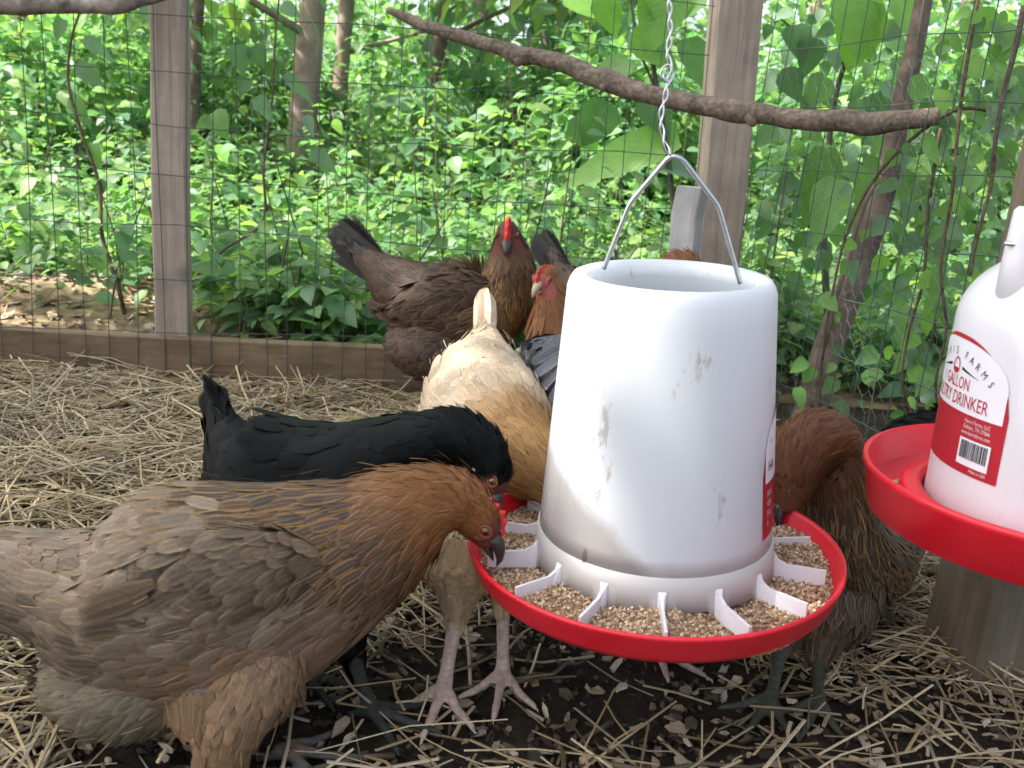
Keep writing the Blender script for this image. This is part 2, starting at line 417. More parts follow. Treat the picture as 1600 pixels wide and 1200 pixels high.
# ================================================================== THE GROUND
FA = P(-140, 605, 2.0)          # back fence line at ground level
fence_dir = nrm(np.array([math.cos(R(6)), math.sin(R(6)), 0]))
FA = G(300, 600) ; FA[2] = 0
def fence_pt(s, z): return FA + fence_dir * s + np.array([0, 0, z])
fence_n = np.array([fence_dir[1], -fence_dir[0], 0])         # towards the camera
CORNER = None
# where the line meets the corner post
_c = P(1128, 400, 1.98); s_c = (np.array([_c[0], _c[1], 0]) - FA) @ fence_dir
CORNER = fence_pt(s_c, 0)
side_dir = nrm(np.array([0.34, -1.0, 0.0]))
side_n = np.array([-side_dir[1], side_dir[0], 0]); 
if side_n[0] > 0: side_n = -side_n

def terrain(x, y):
    p = np.stack([x, y, np.zeros_like(x)], -1)
    out = np.clip((p[..., 0] - FA[0]) * -fence_n[0] + (p[..., 1] - FA[1]) * -fence_n[1], 0, None)
    z = 0.012 * vnoise(p.reshape(-1, 3), 3, 5, 6.0).reshape(x.shape)
    z = z + out * 0.035 + 0.04 * np.clip(out, 0, 1) * vnoise(p.reshape(-1, 3), 5, 4, 1.3).reshape(x.shape)
    z = z + 0.10 * np.exp(-((out - 0.55) / 0.35) ** 2) * np.clip(-(x + 0.35) * 1.5, 0, 1)
    return z
gx = np.concatenate([-np.geomspace(160, 2.2, 16), np.linspace(-2.1, 2.1, 150), np.geomspace(2.2, 160, 16)])
gy = np.concatenate([-np.geomspace(60, 0.6, 10), np.linspace(-0.5, 4.5, 170), np.geomspace(4.6, 260, 22)])
XX, YY = np.meshgrid(gx, gy); ZZ = terrain(XX, YY)
n = len(gx); i = np.arange(len(gy) - 1)[:, None] * n; j = np.arange(n - 1)[None]
Fq = np.stack([i + j, i + j + 1, i + n + j + 1, i + n + j], -1).reshape(-1, 4)
Vg = np.stack([XX, YY, ZZ], -1).reshape(-1, 3)
cen = Vg[Fq].mean(1)
outside = ((cen - FA) @ -fence_n > 0.05).astype(int)
gr = solo('ground', Vg, Fq, [M['soil'], M['litter']], None, None, kind='structure')
gr.data.polygons.foreach_set('material_index', outside.astype(np.int32))

# ---- straw, wood chips: loose bedding nobody could count
def straw_mesh(N, xy, zlift, lmin, lmax, w, col, tilt=0.12):
    L = rng.uniform(lmin, lmax, N) * rng.uniform(0.5, 1.0, N); a = rng.uniform(0, 2 * math.pi, N)
    d = np.stack([np.cos(a), np.sin(a), rng.normal(0, tilt, N)], -1); d = nrm(d)
    b = nrm(np.cross(d, [0, 0, 1])); c = np.cross(b, d)
    z = terrain(xy[:, 0], xy[:, 1]) + zlift + np.abs(d[:, 2]) * L * 0.5
    p = np.concatenate([xy, z[:, None]], 1)
    W = w * rng.uniform(0.5, 1.3, N); bend = rng.normal(0, 0.06, N) * L; bz = rng.normal(0, 0.04, N) * L
    V = []
    for t in (-0.5, 0.0, 0.5):
        m = (1 - (2 * t) ** 2)
        ce = p + d * (t * L)[:, None] + b * (bend * m)[:, None] + c * (bz * m)[:, None]
        for k in range(4):
            an = k * math.pi / 2 + 0.4
            V.append(ce + (b * (math.cos(an) * W)[:, None] + c * (math.sin(an) * W * 0.55)[:, None]) * 0.5)
    V = np.stack(V, 1)                                    # N, 12, 3
    f = []
    for s in (0, 4):
        for k in range(4): f.append([s + k, s + (k + 1) % 4, s + 4 + (k + 1) % 4, s + 4 + k])
    f.append([3, 2, 1, 0]); f.append([8, 9, 10, 11]); f = np.array(f)
    Fs = (np.arange(N)[:, None, None] * 12 + f).reshape(-1, 4)
    C = np.repeat(col[:, None], 12, 1).reshape(-1, 3)
    return V.reshape(-1, 3), Fs, C
def chip_mesh(N, xy, zlift, smin, smax, col):
    S = rng.uniform(smin, smax, N); a = rng.uniform(0, 2 * math.pi, N)
    nn = nrm(np.stack([rng.normal(0, .35, N), rng.normal(0, .35, N), np.ones(N)], -1))
    d = np.stack([np.cos(a), np.sin(a), np.zeros(N)], -1); b = nrm(np.cross(nn, d)); d = np.cross(b, nn)
    z = terrain(xy[:, 0], xy[:, 1]) + zlift
    p = np.concatenate([xy, z[:, None]], 1); ar = rng.uniform(0.18, 0.7, N)
    V = []
    for lay in (0, 1):
        for k in range(6):
            an = 2 * math.pi * k / 6 + rng.uniform(-.35, .35, N); rr = S * rng.uniform(0.55, 1.1, N) * 0.5
            V.append(p + d * (np.cos(an) * rr)[:, None] + b * (np.sin(an) * rr * ar)[:, None] + nn * ((lay * 0.0022 + rng.normal(0, .0012, N))[:, None]))
    V = np.stack(V, 1)
    q = np.array([[k, (k + 1) % 6, 6 + (k + 1) % 6, 6 + k] for k in range(6)]); h = np.array([[6, 7, 8, 9, 10, 11], [5, 4, 3, 2, 1, 0]])
    o = np.arange(N)[:, None, None] * 12
    return V.reshape(-1, 3), (o + q).reshape(-1, 4), (o + h).reshape(-1, 6), np.repeat(col[:, None], 12, 1).reshape(-1, 3)
def pen_xy(N, dense):
    """random spots inside the pen; dense = the straw drift along the fence, else the trodden soil in front"""
    out = []
    while sum(len(o) for o in out) < N:
        y = rng.uniform(0.45, 2.45, N * 3); x = rng.uniform(-0.75, 0.65, N * 3) * np.maximum(y, 0.9)
        q = np.stack([x, y], -1)
        ins = ((q[:, 0] - FA[0]) * fence_n[0] + (q[:, 1] - FA[1]) * fence_n[1] > 0.03) & (((q[:, 0] - CORNER[0]) * side_n[0] + (q[:, 1] - CORNER[1]) * side_n[1]) > 0.02)
        nz = vnoise(np.concatenate([q, q[:, :1] * 0], 1), 9, 4, 2.5)
        bare = np.exp(-(((q[:, 0] - 0.12) / 0.42) ** 2 + ((q[:, 1] - 0.88) / 0.30) ** 2))
        front = 1 / (1 + np.exp((q[:, 1] - 1.02 - 0.06 * nz) / 0.05)) * np.where(q[:, 0] > 0.36, 0.91, np.where(q[:, 0] > -0.34, 0.97, 0.7))
        ok = rng.uniform(0, 1, len(q)) > (np.maximum(bare * 1.15, front) + 0.04 * nz if dense else 0.15 * bare)
        out.append(q[ins & ok])
    return np.concatenate(out)[:N]
def straw_cols(N, dark=0.0):
    base = np.array([[0.49, 0.385, 0.215], [0.365, 0.27, 0.14], [0.59, 0.49, 0.31], [0.235, 0.17, 0.09], [0.385, 0.32, 0.215]])
    return base[rng.integers(0, 5, N)] * rng.uniform(0.6 - dark, 1.1, N)[:, None]
sm = MB()
N = 11500; V, f, c = straw_mesh(N, pen_xy(N, True), rng.uniform(0.0, 0.028, N), 0.05, 0.24, 0.0030, straw_cols(N)); sm.add(V, f, col=c)
N = 5000; V, f, c = straw_mesh(N, pen_xy(N, True), rng.uniform(0.0, 0.02, N), 0.015, 0.06, 0.0032, straw_cols(N)); sm.add(V, f, col=c)
N = 800; V, f, c = straw_mesh(N, pen_xy(N, False), rng.uniform(0.004, 0.014, N), 0.03, 0.16, 0.0035, straw_cols(N, 0.2)); sm.add(V, f, col=c)
V, f = sm.out(); solo('straw', V, f, M['straw'], 'loose tan straw bedding strewn over the pen floor', 'straw', smooth=False, attrs=sm.col(), kind='stuff')
cm = MB()
N = 4200; cols = np.array([[0.40, 0.31, 0.20], [0.28, 0.20, 0.12], [0.50, 0.42, 0.31], [0.10, 0.075, 0.05], [0.06, 0.045, 0.03]])[rng.integers(0, 5, N)] * rng.uniform(.6, 1.1, N)[:, None]
V, f4, f6, c = chip_mesh(N, pen_xy(N, False), rng.uniform(0.0, 0.008, N), 0.005, 0.027, cols); cm.add(V, f4, f6, col=c)
N = 3200; cols = np.array([[0.36, 0.28, 0.18], [0.22, 0.165, 0.10], [0.44, 0.37, 0.27], [0.08, 0.06, 0.04]])[rng.integers(0, 4, N)] * rng.uniform(.5, 1.1, N)[:, None]
V, f4, f6, c = chip_mesh(N, pen_xy(N, True), rng.uniform(0.008, 0.026, N), 0.006, 0.026, cols); cm.add(V, f4, f6, col=c)
N = 9000; cols = np.array([[0.03, 0.022, 0.015], [0.06, 0.045, 0.03], [0.14, 0.11, 0.075], [0.02, 0.016, 0.012]])[rng.integers(0, 4, N)] * rng.uniform(.6, 1.2, N)[:, None]
V, f4, f6, c = chip_mesh(N, pen_xy(N, False), rng.uniform(0.0, 0.006, N), 0.004, 0.016, cols); cm.add(V, f4, f6, col=c)
V, f = cm.out(); solo('wood_chips', V, f, M['straw'], 'pale and dark wood chips scattered on the damp soil', 'wood chips', smooth=False, attrs=cm.col(), kind='stuff')
N = 5200; q = np.stack([rng.uniform(-2.4, 0.6, N), rng.uniform(2.0, 4.2, N)], -1); o_ = (q[:, 0] - FA[0]) * -fence_n[0] + (q[:, 1] - FA[1]) * -fence_n[1]; q = q[o_ > 0.06]; N = len(q)
cols = np.array([[0.42, 0.31, 0.20], [0.30, 0.21, 0.13], [0.50, 0.40, 0.29], [0.16, 0.11, 0.07], [0.36, 0.30, 0.24]])[rng.integers(0, 5, N)] * rng.uniform(.6, 1.15, N)[:, None]
V, f4, f6, c = chip_mesh(N, q, rng.uniform(0.0, 0.012, N), 0.012, 0.05, cols); c2 = MB().add(V, f4, f6, col=c)
N = 700; V, f, c = straw_mesh(N, q[:N], rng.uniform(0.004, 0.012, N), 0.05, 0.35, 0.004, cols[:N] * .6); c2.add(V, f, col=c)
V, f = c2.out(); solo('fallen_leaves', V, f, M['straw'], 'dry brown fallen leaves and sticks on the bank beyond the fence', 'leaf litter', smooth=False, attrs=c2.col(), kind='stuff')
# twigs on the dark soil
tm = MB()
for k in range(60):
    a = pen_xy(1, False)[0]; an = rng.uniform(0, 6.28); L = rng.uniform(0.05, 0.2)
    q = np.array([[a[0] + math.cos(an) * L * t + rng.normal(0, .004), a[1] + math.sin(an) * L * t + rng.normal(0, .004), 0.010 + rng.normal(0, .003)] for t in np.linspace(-.5, .5, 6)])
    q[:, 2] += terrain(q[:, 0], q[:, 1])
    V, f4, f3 = tube(q, np.linspace(0.003, 0.0015, 6), 5); tm.add(V, f4, f3, col=np.array([0.07, 0.055, 0.035]) * rng.uniform(.6, 1.8))
V, f = tm.out(); solo('twigs', V, f, M['straw'], 'thin dark twigs lying on the trodden soil', 'twigs', attrs=tm.col(), kind='stuff')

# ================================================================== FENCE, POSTS, BOARD, PERCHES
ZV = np.array([0, 0, 1.0])
def plank(a, b, across, w, t, name, mat, root, wob=0.0015):
    """sawn timber from a to b, slightly uneven"""
    a, b = np.asarray(a, float), np.asarray(b, float); d = nrm(b - a); ac = nrm(np.asarray(across) - d * (np.asarray(across) @ d)); th = np.cross(d, ac)
    m = 9; ch = min(w, t) * 0.06
    sec = np.array([[-w/2+ch, -t/2], [w/2-ch, -t/2], [w/2, -t/2+ch], [w/2, t/2-ch], [w/2-ch, t/2], [-w/2+ch, t/2], [-w/2, t/2-ch], [-w/2, -t/2+ch]])
    V = []
    for k, s in enumerate(np.linspace(0, 1, m)):
        c = a + (b - a) * s + ac * rng.normal(0, wob) + th * rng.normal(0, wob)
        V.append(c + sec[:, :1] * ac + sec[:, 1:] * th)
    V = np.concatenate(V); i = np.arange(m - 1)[:, None] * 8; j = np.arange(8)[None]; k = (j + 1) % 8
    f = np.stack([i + j, i + k, i + 8 + k, i + 8 + j], -1).reshape(-1, 4)
    e = np.array([list(range(7, -1, -1)), [(m - 1) * 8 + q for q in range(8)]])
    return V, [f, e]
def post(p_lo, p_hi, w, t, across, name, label, mat, cat='post', group=None, nails=()):
    V, f = plank(p_lo, p_hi, across, w, t, name, mat, None)
    r = thing(name, label, cat, p_lo, group)
    part('timber', V, f, mat, r, smooth=False)
    for q in nails:
        Vn, fn = ellipsoid(q, np.eye(3), (0.0035, 0.0025, 0.0035), 8, 5); part('nail_head', Vn, fn, M['beak_dark'], r)
    return r
def on_line(px, py, y_ground=None, base=None):
    pass
# left post on the back board: face 64 mm
pl_lo = fence_pt(0, 0) + fence_dir * ((G(272, 600) - FA) @ fence_dir) - fence_n * 0.034
pl_lo[2] = 0.055
hi = P(264, -60, 1.0); ray = hi - CAM; tt = ((pl_lo - CAM) @ fence_n) / (ray @ fence_n); pl_hi = CAM + ray * tt
lo = P(271, 520, 1.0); ray = lo - CAM; tt2 = ((pl_lo - CAM) @ fence_n) / (ray @ fence_n); pl_l2 = CAM + ray * tt2
d = nrm(pl_hi - pl_l2); pl_lo = pl_l2 + d * ((0.055 - pl_l2[2]) / d[2]); pl_hi = pl_l2 + d * 0.95
post(pl_lo, pl_hi, 0.066, 0.05, fence_dir, 'fence_post', 'weathered brown fence post standing alone at the left behind the wire mesh', M['post'], group='fence posts',
     nails=[P(276, 129, tt2 * 0.972), P(279, 338, tt2 * .985)])
# corner post, leaning a little
cp_lo = G(1098, 622); cp_t = P(1150, 0, 1.985)
d = nrm(cp_t - cp_lo); cp_hi = cp_lo + d * 1.5
post(cp_lo, cp_hi, 0.094, 0.088, nrm(np.array([math.cos(R(3)), math.sin(R(3)), 0])), 'fence_post', 'thick knotty corner post behind the hanging white feeder', M['post'], group='fence posts')
# short grey stub in front of it
sb_lo = G(1058, 640); sb_t = P(1082, 292, 1.87); sb_lo = np.array([sb_t[0] - 0.012, sb_t[1] + 0.01, 0.0])
post(sb_lo, sb_t, 0.052, 0.045, nrm(np.array([math.cos(R(-30)), math.sin(R(-30)), 0])), 'stake', 'short silver grey stake leaning beside the corner post', M['grey_wood'], 'stake')
# post that carries the drinker, right edge of the picture
rp_lo = G(1528, 1048); rp_hi = rp_lo + np.array([0.012, 0.0, 1.15])
post(rp_lo, rp_hi, 0.089, 0.089, nrm(np.array([math.cos(R(17)), math.sin(R(17)), 0])), 'post', 'dark square post behind the red and white drinker', M['dark_wood'], 'post')
# base board lying on edge along the back fence
ba, bb = fence_pt(-1.25, 0.046) - fence_n * 0.0, CORNER + np.array([0, 0, 0.046]) - fence_dir * 0.06
V, f = plank(ba, bb, ZV, 0.108, 0.038, 'b', None, None)
solo('base_board', V, f, M['board'], 'long dirty board on edge along the foot of the back fence', 'board', base=ba, smooth=False)

def wire_panel(o, d, nv, nh, dv, dh, z0, zt, root, lean, off, r=0.00095):
    for k in range(nv):
        j0, j1 = rng.normal(0, .0025), rng.normal(0, .004)
        pts = [o + d * (k * dv + j0 + j1 * z) + ZV * z + lean * z + off + d * 0.005 * math.sin(z * 5 + k * 1.7) + np.cross(d, ZV) * 0.006 * math.sin(z * 4 + k * .45) for z in np.linspace(z0, zt, 7)]
        V, f4, f3 = tube(pts, r, 5, up=d, caps=False); part('vertical_wire', V, f4, M['wire'], root)
    for k in range(nh):
        z = z0 + 0.015 + k * dh
        pts = [o + d * s + ZV * (z + 0.008 * math.sin(s * 4 + k) + 0.003 * math.sin(s * 17 + k * 2)) + lean * z + off for s in np.linspace(0, (nv - 1) * dv, 14)]
        V, f4, f3 = tube(pts, r, 5, caps=False); part('horizontal_wire', V, f4, M['wire'], root)
s0 = -1.22; nv = int((s_c - s0) / 0.0508)
wf = thing('wire_fence', 'green welded wire mesh stretched along the back of the pen', 'wire fence', fence_pt(s0, 0), 'wire fences')
wire_panel(fence_pt(s0, 0), fence_dir, nv, 11, 0.0508, 0.1016, 0.0, 1.05, wf, fence_dir * 0.0, fence_n * 0.024)
sf = thing('wire_fence', 'welded wire mesh overgrown with vines on the right side of the pen', 'wire fence', CORNER, 'wire fences')
sp0 = CORNER + side_dir * 0.07
wire_panel(sp0, side_dir, 25, 11, 0.0508, 0.1016, 0.0, 1.05, sf, side_dir * 0.06, side_n * -0.01)
# chicken wire over the side mesh
hm = MB(); hx = 0.026
for iy in range(0, 26):
    for ix in range(0, 44):
        z = iy * hx * 1.0 + 0.02; s = (ix + 0.5 * (iy % 2)) * hx * 1.05
        if s > 1.15: continue
        c = sp0 + side_dir * s + ZV * z + side_n * (-0.004 + 0.004 * math.sin(s * 7 + z * 9))
        a1 = c + ZV * hx * 0.5; l1 = c + ZV * hx * 0.75 - side_dir * hx * .525 + ZV * hx * .25; r1 = l1 + side_dir * hx * 1.05
        for q0, q1 in ((c, a1), (a1, l1), (a1, r1)):
            V, f4, _ = tube([q0, q1], 0.0003, 3, up=side_n, caps=False); hm.add(V, f4)
V, f = hm.out(); part('chicken_wire', V, f, M['zinc_thin'], sf)

# roosting branch across the corner
bp = [(606, 16, 1.93, 6), (622, 22, 1.92, 8), (660, 38, 1.90, 11), (720, 57, 1.86, 12), (790, 77, 1.82, 14), (812, 87, 1.81, 18), (835, 88, 1.80, 15), (880, 97, 1.78, 16), (930, 121, 1.75, 18), (950, 126, 1.74, 20), (1000, 143, 1.71, 17), (1060, 157, 1.68, 18), (1110, 165, 1.65, 18), (1165, 176, 1.62, 20), (1190, 178, 1.61, 18), (1250, 186, 1.58, 19), (1330, 190, 1.54, 20), (1350, 193, 1.53, 21), (1400, 188, 1.50, 18), (1468, 183, 1.47, 16)]
rows = np.array([[*P(a, b, c), r * c / F] for a, b, c, r in bp]); rows = resample(rows, 70)
rows[:, :3] += np.stack([vnoise(rows[:, :3], q, 4, 14) for q in (1, 2, 3)], -1) * 0.002
V, f4, f3 = tube(rows[:, :3], rows[:, 3] * 0.88 * (1 + 0.06 * vnoise(rows[:, :3], 8, 5, 40)), 14)
br = thing('perch_branch', 'bare brown branch wedged across the corner as a perch', 'branch', rows[0, :3], 'perch branches')
part('bark', V, [f4, f3], M['perch'], br)
for (a, b, c, dx, dy) in ((812, 92, 1.805, -5, 10), (1170, 182, 1.61, 10, 14), (948, 130, 1.735, -8, 12)):
    V, f4, f3 = tube([P(a, b, c), P(a + dx * .6, b + dy * .6, c - .004), P(a + dx, b + dy, c - .006)], [.011, .009, .004], 9); part('stub', V, [f4, f3], M['perch'], br)
bp = [(-160, -20, 1.70, 16), (-60, 2, 1.72, 16), (20, 8, 1.73, 15), (90, 8, 1.74, 13), (150, 10, 1.75, 11), (190, 8, 1.76, 13), (215, 2, 1.77, 10), (260, -8, 1.80, 8)]
rows = resample(np.array([[*P(a, b, c), r * c / F] for a, b, c, r in bp]), 40)
V, f4, f3 = tube(rows[:, :3], rows[:, 3] * (1 + 0.05 * vnoise(rows[:, :3], 8, 5, 40)), 12)
br2 = thing('perch_branch', 'pale peeling branch crossing the top left corner of the fence', 'branch', rows[0, :3], 'perch branches')
part('bark', V, [f4, f3], m_bark('pale_perch_bark', (0.10, 0.08, 0.06), (0.42, 0.37, 0.31), 40, 0.5), br2)

# ================================================================== HANGING FEEDER
FP = P(1020, 845, 0.88)
best = min(np.arange(0.70, 0.90, 0.001), key=lambda q: abs(((P(1050, 428, q) - FP)[1]) / ((P(1050, 428, q) - FP)[2]) + math.tan(R(2.6))))
FT = P(1050, 428, best); AX = nrm(FT - FP); HT = np.linalg.norm(FT - FP)
e1 = nrm(X0 - AX * (X0 @ AX)); e2 = np.cross(AX, e1)       # e2 points away from the camera
FROT = Matrix((tuple(e1), tuple(e2), tuple(AX))).transposed()
RP = 289 * 0.88 / F; RTOP = 161 * best / F; RB = 181 * 0.875 / F
FB = FP - AX * 0.030                                          # bottom of the pan
feeder = thing('feeder', 'white hanging poultry feeder with a red pan full of crumble', 'feeder', FB, rot=FROT)
HTOP = HT + 0.030
def lp(name, V, f, m, parent=None, **k): return part(name, V, f, m, feeder, parent, world=False, **k)
V, f = lathe([(0.001, 0.0), (RP * 0.86, 0.0), (RP * 0.93, 0.003), (RP * 0.965, 0.010), (RP * 0.99, 0.026), (RP * 1.0, 0.0285), (RP * 0.998, 0.031), (RP * 0.985, 0.0315), (RP * 0.972, 0.029), (RP * 0.945, 0.012), (RP * 0.90, 0.005), (0.001, 0.004)], 96)
lp('pan', V, f, M['red'])
# reservoir: one thick shell, rounded rim
def rad_at(z): return RB + (RTOP - RB) * (z - 0.03) / (HTOP - 0.03)
prof = [(rad_at(z), z) for z in np.linspace(0.045, HTOP - 0.012, 14)]
rr = RTOP
prof += [(rr - 0.001, HTOP - 0.006), (rr - 0.004, HTOP - 0.0015), (rr - 0.008, HTOP), (rr - 0.013, HTOP - 0.0015), (rr - 0.016, HTOP - 0.006), (rr - 0.0165, HTOP - 0.014)]
prof += [(rad_at(z) - 0.0045, z) for z in np.linspace(HTOP - 0.03, 0.045, 12)]
V, f = lathe(prof, 128, closed=True)
res = lp('reservoir', V, f, M['white'])
# the ring at its foot: arches between the fins
NF = 14; fin0 = -math.pi / 2 - R(3.0); nA = NF * 16
an = fin0 + np.arange(nA) * 2 * math.pi / nA
ph = (np.arange(nA) % 16) / 16.0; arch = np.clip((np.minimum(ph, 1 - ph) - 0.07) / 0.10, 0, 1) ; arch = arch * arch * (3 - 2 * arch)
zb = 0.008 + 0.010 * arch
ring = []
for rr_, zz in ((RB + 0.0035, zb), (RB + 0.0018, zb * 0 + 0.036), (RB + 0.0004, zb * 0 + 0.0465), (RB - 0.0035, zb * 0 + 0.0475), (RB - 0.001, zb)):
    ring.append(np.stack([rr_ * np.cos(an), rr_ * np.sin(an), zz], -1))
V = np.concatenate(ring); m = 5; i = np.arange(m)[:, None]; j = np.arange(nA)[None]; k = (j + 1) % nA
f = np.stack([i * nA + j, i * nA + k, ((i + 1) % m) * nA + k, ((i + 1) % m) * nA + j], -1).reshape(-1, 4)
lp('foot_ring', V, f, M['grimy'])
V, f = lathe([(RB + 0.0004, 0.0428), (RB + 0.0009, 0.0432), (RB + 0.0003, 0.0436)], 128); lp('seam', V, f, M['jug'])
fin_me = None
for q in range(NF):
    a = fin0 + 2 * math.pi * q / NF
    if fin_me is None:
        th = 0.0013; prof2 = [(RB + 0.003, 0.010), (RB + 0.002, 0.036), (RB + 0.006, 0.0305), (RB + 0.013, 0.0270), (RP * 0.90, 0.0265), (RP * 0.90, 0.0125), (RB + 0.012, 0.010)]
        Vf = np.array([[x, s * th * (2.6 if qi in (0, 1) else 1.0), z] for s in (-1, 1) for qi, (x, z) in enumerate(prof2)]); nn_ = len(prof2)
        sides = np.array([[w, (w + 1) % nn_, nn_ + (w + 1) % nn_, nn_ + w] for w in range(nn_)])
        fin_me = mesh('fin', Vf, [sides, np.array([list(range(nn_ - 1, -1, -1)), list(range(nn_, 2 * nn_))])], M['jug'], smooth=False)
    o = link('fin', fin_me, feeder); o.rotation_euler = (0, 0, a)
# feed: a mound in the pan and a slope inside the tube
NG = 9000
a = rng.uniform(0, 2 * math.pi, NG); r_ = np.sqrt(rng.uniform((RB - 0.004) ** 2, (RP * 0.945) ** 2, NG))
def feed_h(a, r_): return 0.0115 + 0.004 * np.sin(a * 3 + 1) + 0.003 * np.sin(a * 7) + 0.008 * (1 - (r_ - RB) / (RP - RB)) * 0.6
pos = np.stack([r_ * np.cos(a), r_ * np.sin(a), feed_h(a, r_) + rng.uniform(-0.002, 0.0015, NG)], -1)
oct_ = np.array([[1, 0, 0], [-1, 0, 0], [0, 1, 0], [0, -1, 0], [0, 0, 1], [0, 0, -1]], float)
octf = np.array([[0, 2, 4], [2, 1, 4], [1, 3, 4], [3, 0, 4], [2, 0, 5], [1, 2, 5], [3, 1, 5], [0, 3, 5]])
S = rng.uniform(0.0010, 0.0024, (NG, 6, 1)); V = pos[:, None] + oct_[None] * S + rng.normal(0, 0.0004, (NG, 6, 3))
fc = np.array([[0.52, 0.36, 0.22], [0.42, 0.27, 0.16], [0.62, 0.47, 0.32], [0.30, 0.19, 0.11], [0.66, 0.55, 0.42]])[rng.integers(0, 5, NG)] * rng.uniform(.7, 1.15, NG)[:, None]
lp('feed_crumble', V.reshape(-1, 3), (np.arange(NG)[:, None, None] * 6 + octf).reshape(-1, 3), M['feed'], smooth=False, stuff=True, attrs={'Col': ('FLOAT_COLOR', np.repeat(fc, 6, 0))})
rs = np.linspace(RB - 0.01, RP * 0.95, 12); aa = np.linspace(0, 2 * math.pi, 120, endpoint=False)
Rg, Ag = np.meshgrid(rs, aa, indexing='ij'); V = np.stack([Rg * np.cos(Ag), Rg * np.sin(Ag), feed_h(Ag, Rg) - 0.0012], -1).reshape(-1, 3)
i = np.arange(11)[:, None] * 120; j = np.arange(120)[None]; k = (j + 1) % 120
lp('feed_bed', V, np.stack([i + j, i + 120 + j, i + 120 + k, i + k], -1).reshape(-1, 4), M['feed'], attrs={'Col': ('FLOAT_COLOR', np.tile([0.36, 0.24, 0.14], (len(V), 1)))}, stuff=True)
rs = np.linspace(0.001, 1.0, 8)
Rg, Ag = np.meshgrid(rs, aa, indexing='ij'); zt = 0.062 - 0.030 * Rg * np.cos(Ag - R(235)) * -1.0 + 0.0 * Rg
zin = np.clip(zt, 0.036, None); V = np.stack([Rg * (rad_at(zin) - 0.0052) * np.cos(Ag), Rg * (rad_at(zin) - 0.0052) * np.sin(Ag), zin], -1).reshape(-1, 3)
i = np.arange(7)[:, None] * 120; ff = np.stack([i + j, i + 120 + j, i + 120 + k, i + k], -1).reshape(-1, 4)
skirt = V[-120:].copy(); skirt[:, 2] = 0.034; sk = np.stack([len(V) - 120 + j[0], len(V) + j[0], len(V) + k[0], len(V) - 120 + k[0]], -1)
V = np.concatenate([V, skirt]); lp('feed_heap', V, [ff, sk], M['feed'], attrs={'Col': ('FLOAT_COLOR', np.tile([0.30, 0.2, 0.13], (len(V), 1)))}, stuff=True)
# wire bail
def toF(p): return toroot(np.asarray(p)[None], feeder)[0]
apex = toF(P(1047, 243, best + 0.012 - 0.045))
lugL = np.array([-(RTOP - 0.014) * 0.80, -(RTOP) * 0.05, HTOP - 0.006]); 
pl_ = toF(P(943, 420, best)); pr_ = toF(P(1157, 443, best)); kl = toF(P(985, 316, best - 0.02)); kr = toF(P(1122, 322, best - 0.02)); ar = toF(P(1066, 248, best - 0.033))
pts = polyl([pl_, kl, apex, ar, kr, pr_], 90)
V, f4, f3 = tube(pts, 0.0021, 8, up=(0, 1, 0)); lp('bail', V, [f4, f3], M['zinc'])
# label on its right side
def on_feeder(x, y, off, a0=R(-8.0), zb_=0.062):
    z = zb_ + y; r = rad_at(z) + off; a = a0 + x / r
    return np.stack([r * np.cos(a), r * np.sin(a), z], -1)
def label_patch(fn, w, h0, h1, off, x0=None, x1=None, nx=26, ny=16, arch=True):
    x0 = -w if x0 is None else x0; x1 = w if x1 is None else x1
    xs = np.linspace(x0, x1, nx); q = np.linspace(0, 1, ny)
    top = h1 * np.ones(nx) if not arch else h0 + (h1 - h0) * 0.44 + (h1 - h0) * 0.56 * np.sqrt(np.clip(1 - (np.abs(xs) / (w * 1.005)) ** 2.4, 0, 1))
    X = np.repeat(xs[:, None], ny, 1); Y = h0 + (top[:, None] - h0) * q[None]
    V = fn(X.ravel(), Y.ravel(), off); i = np.arange(nx - 1)[:, None] * ny; j = np.arange(ny - 1)[None]
    return V, np.stack([i + j, i + ny + j, i + ny + j + 1, i + j + 1], -1).reshape(-1, 4)
def text_geo(s, size, serif=False):
    cu = bpy.data.curves.new('lettering', 'FONT'); cu.body = s; cu.size = size; cu.align_x = 'CENTER'; cu.resolution_u = 3
    if serif: cu.offset = 0.0
    o = bpy.data.objects.new('lettering', cu); COL.objects.link(o)
    dg = bpy.context.evaluated_depsgraph_get(); me = bpy.data.meshes.new_from_object(o.evaluated_get(dg))
    V = np.zeros(len(me.vertices) * 3, np.float32); me.vertices.foreach_get('co', V)
    polys = [list(p.vertices) for p in me.polygons]
    bpy.data.objects.remove(o); bpy.data.curves.remove(cu); bpy.data.meshes.remove(me)
    return V.reshape(-1, 3)[:, :2].astype(float), polys
def put_text(fn, items, off, mat, name, root, parent):
    """items: (string, size, x, y, rotation, x stretch)"""
    VV = []; PP = []; n0 = 0
    for s, size, x, y, rot, st in items:
        xy, polys = text_geo(s, size); xy = xy * np.array([st, 1.0])
        c, s_ = math.cos(rot), math.sin(rot); xy = xy @ np.array([[c, s_], [-s_, c]]) + np.array([x, y])
        VV.append(fn(xy[:, 0], xy[:, 1], off)); PP += [[i + n0 for i in p] for p in polys]; n0 += len(xy)
    me = bpy.data.meshes.new(name); me.from_pydata(np.concatenate(VV).tolist(), [], PP); me.materials.append(mat); me.update()
    return link(name, me, parent)
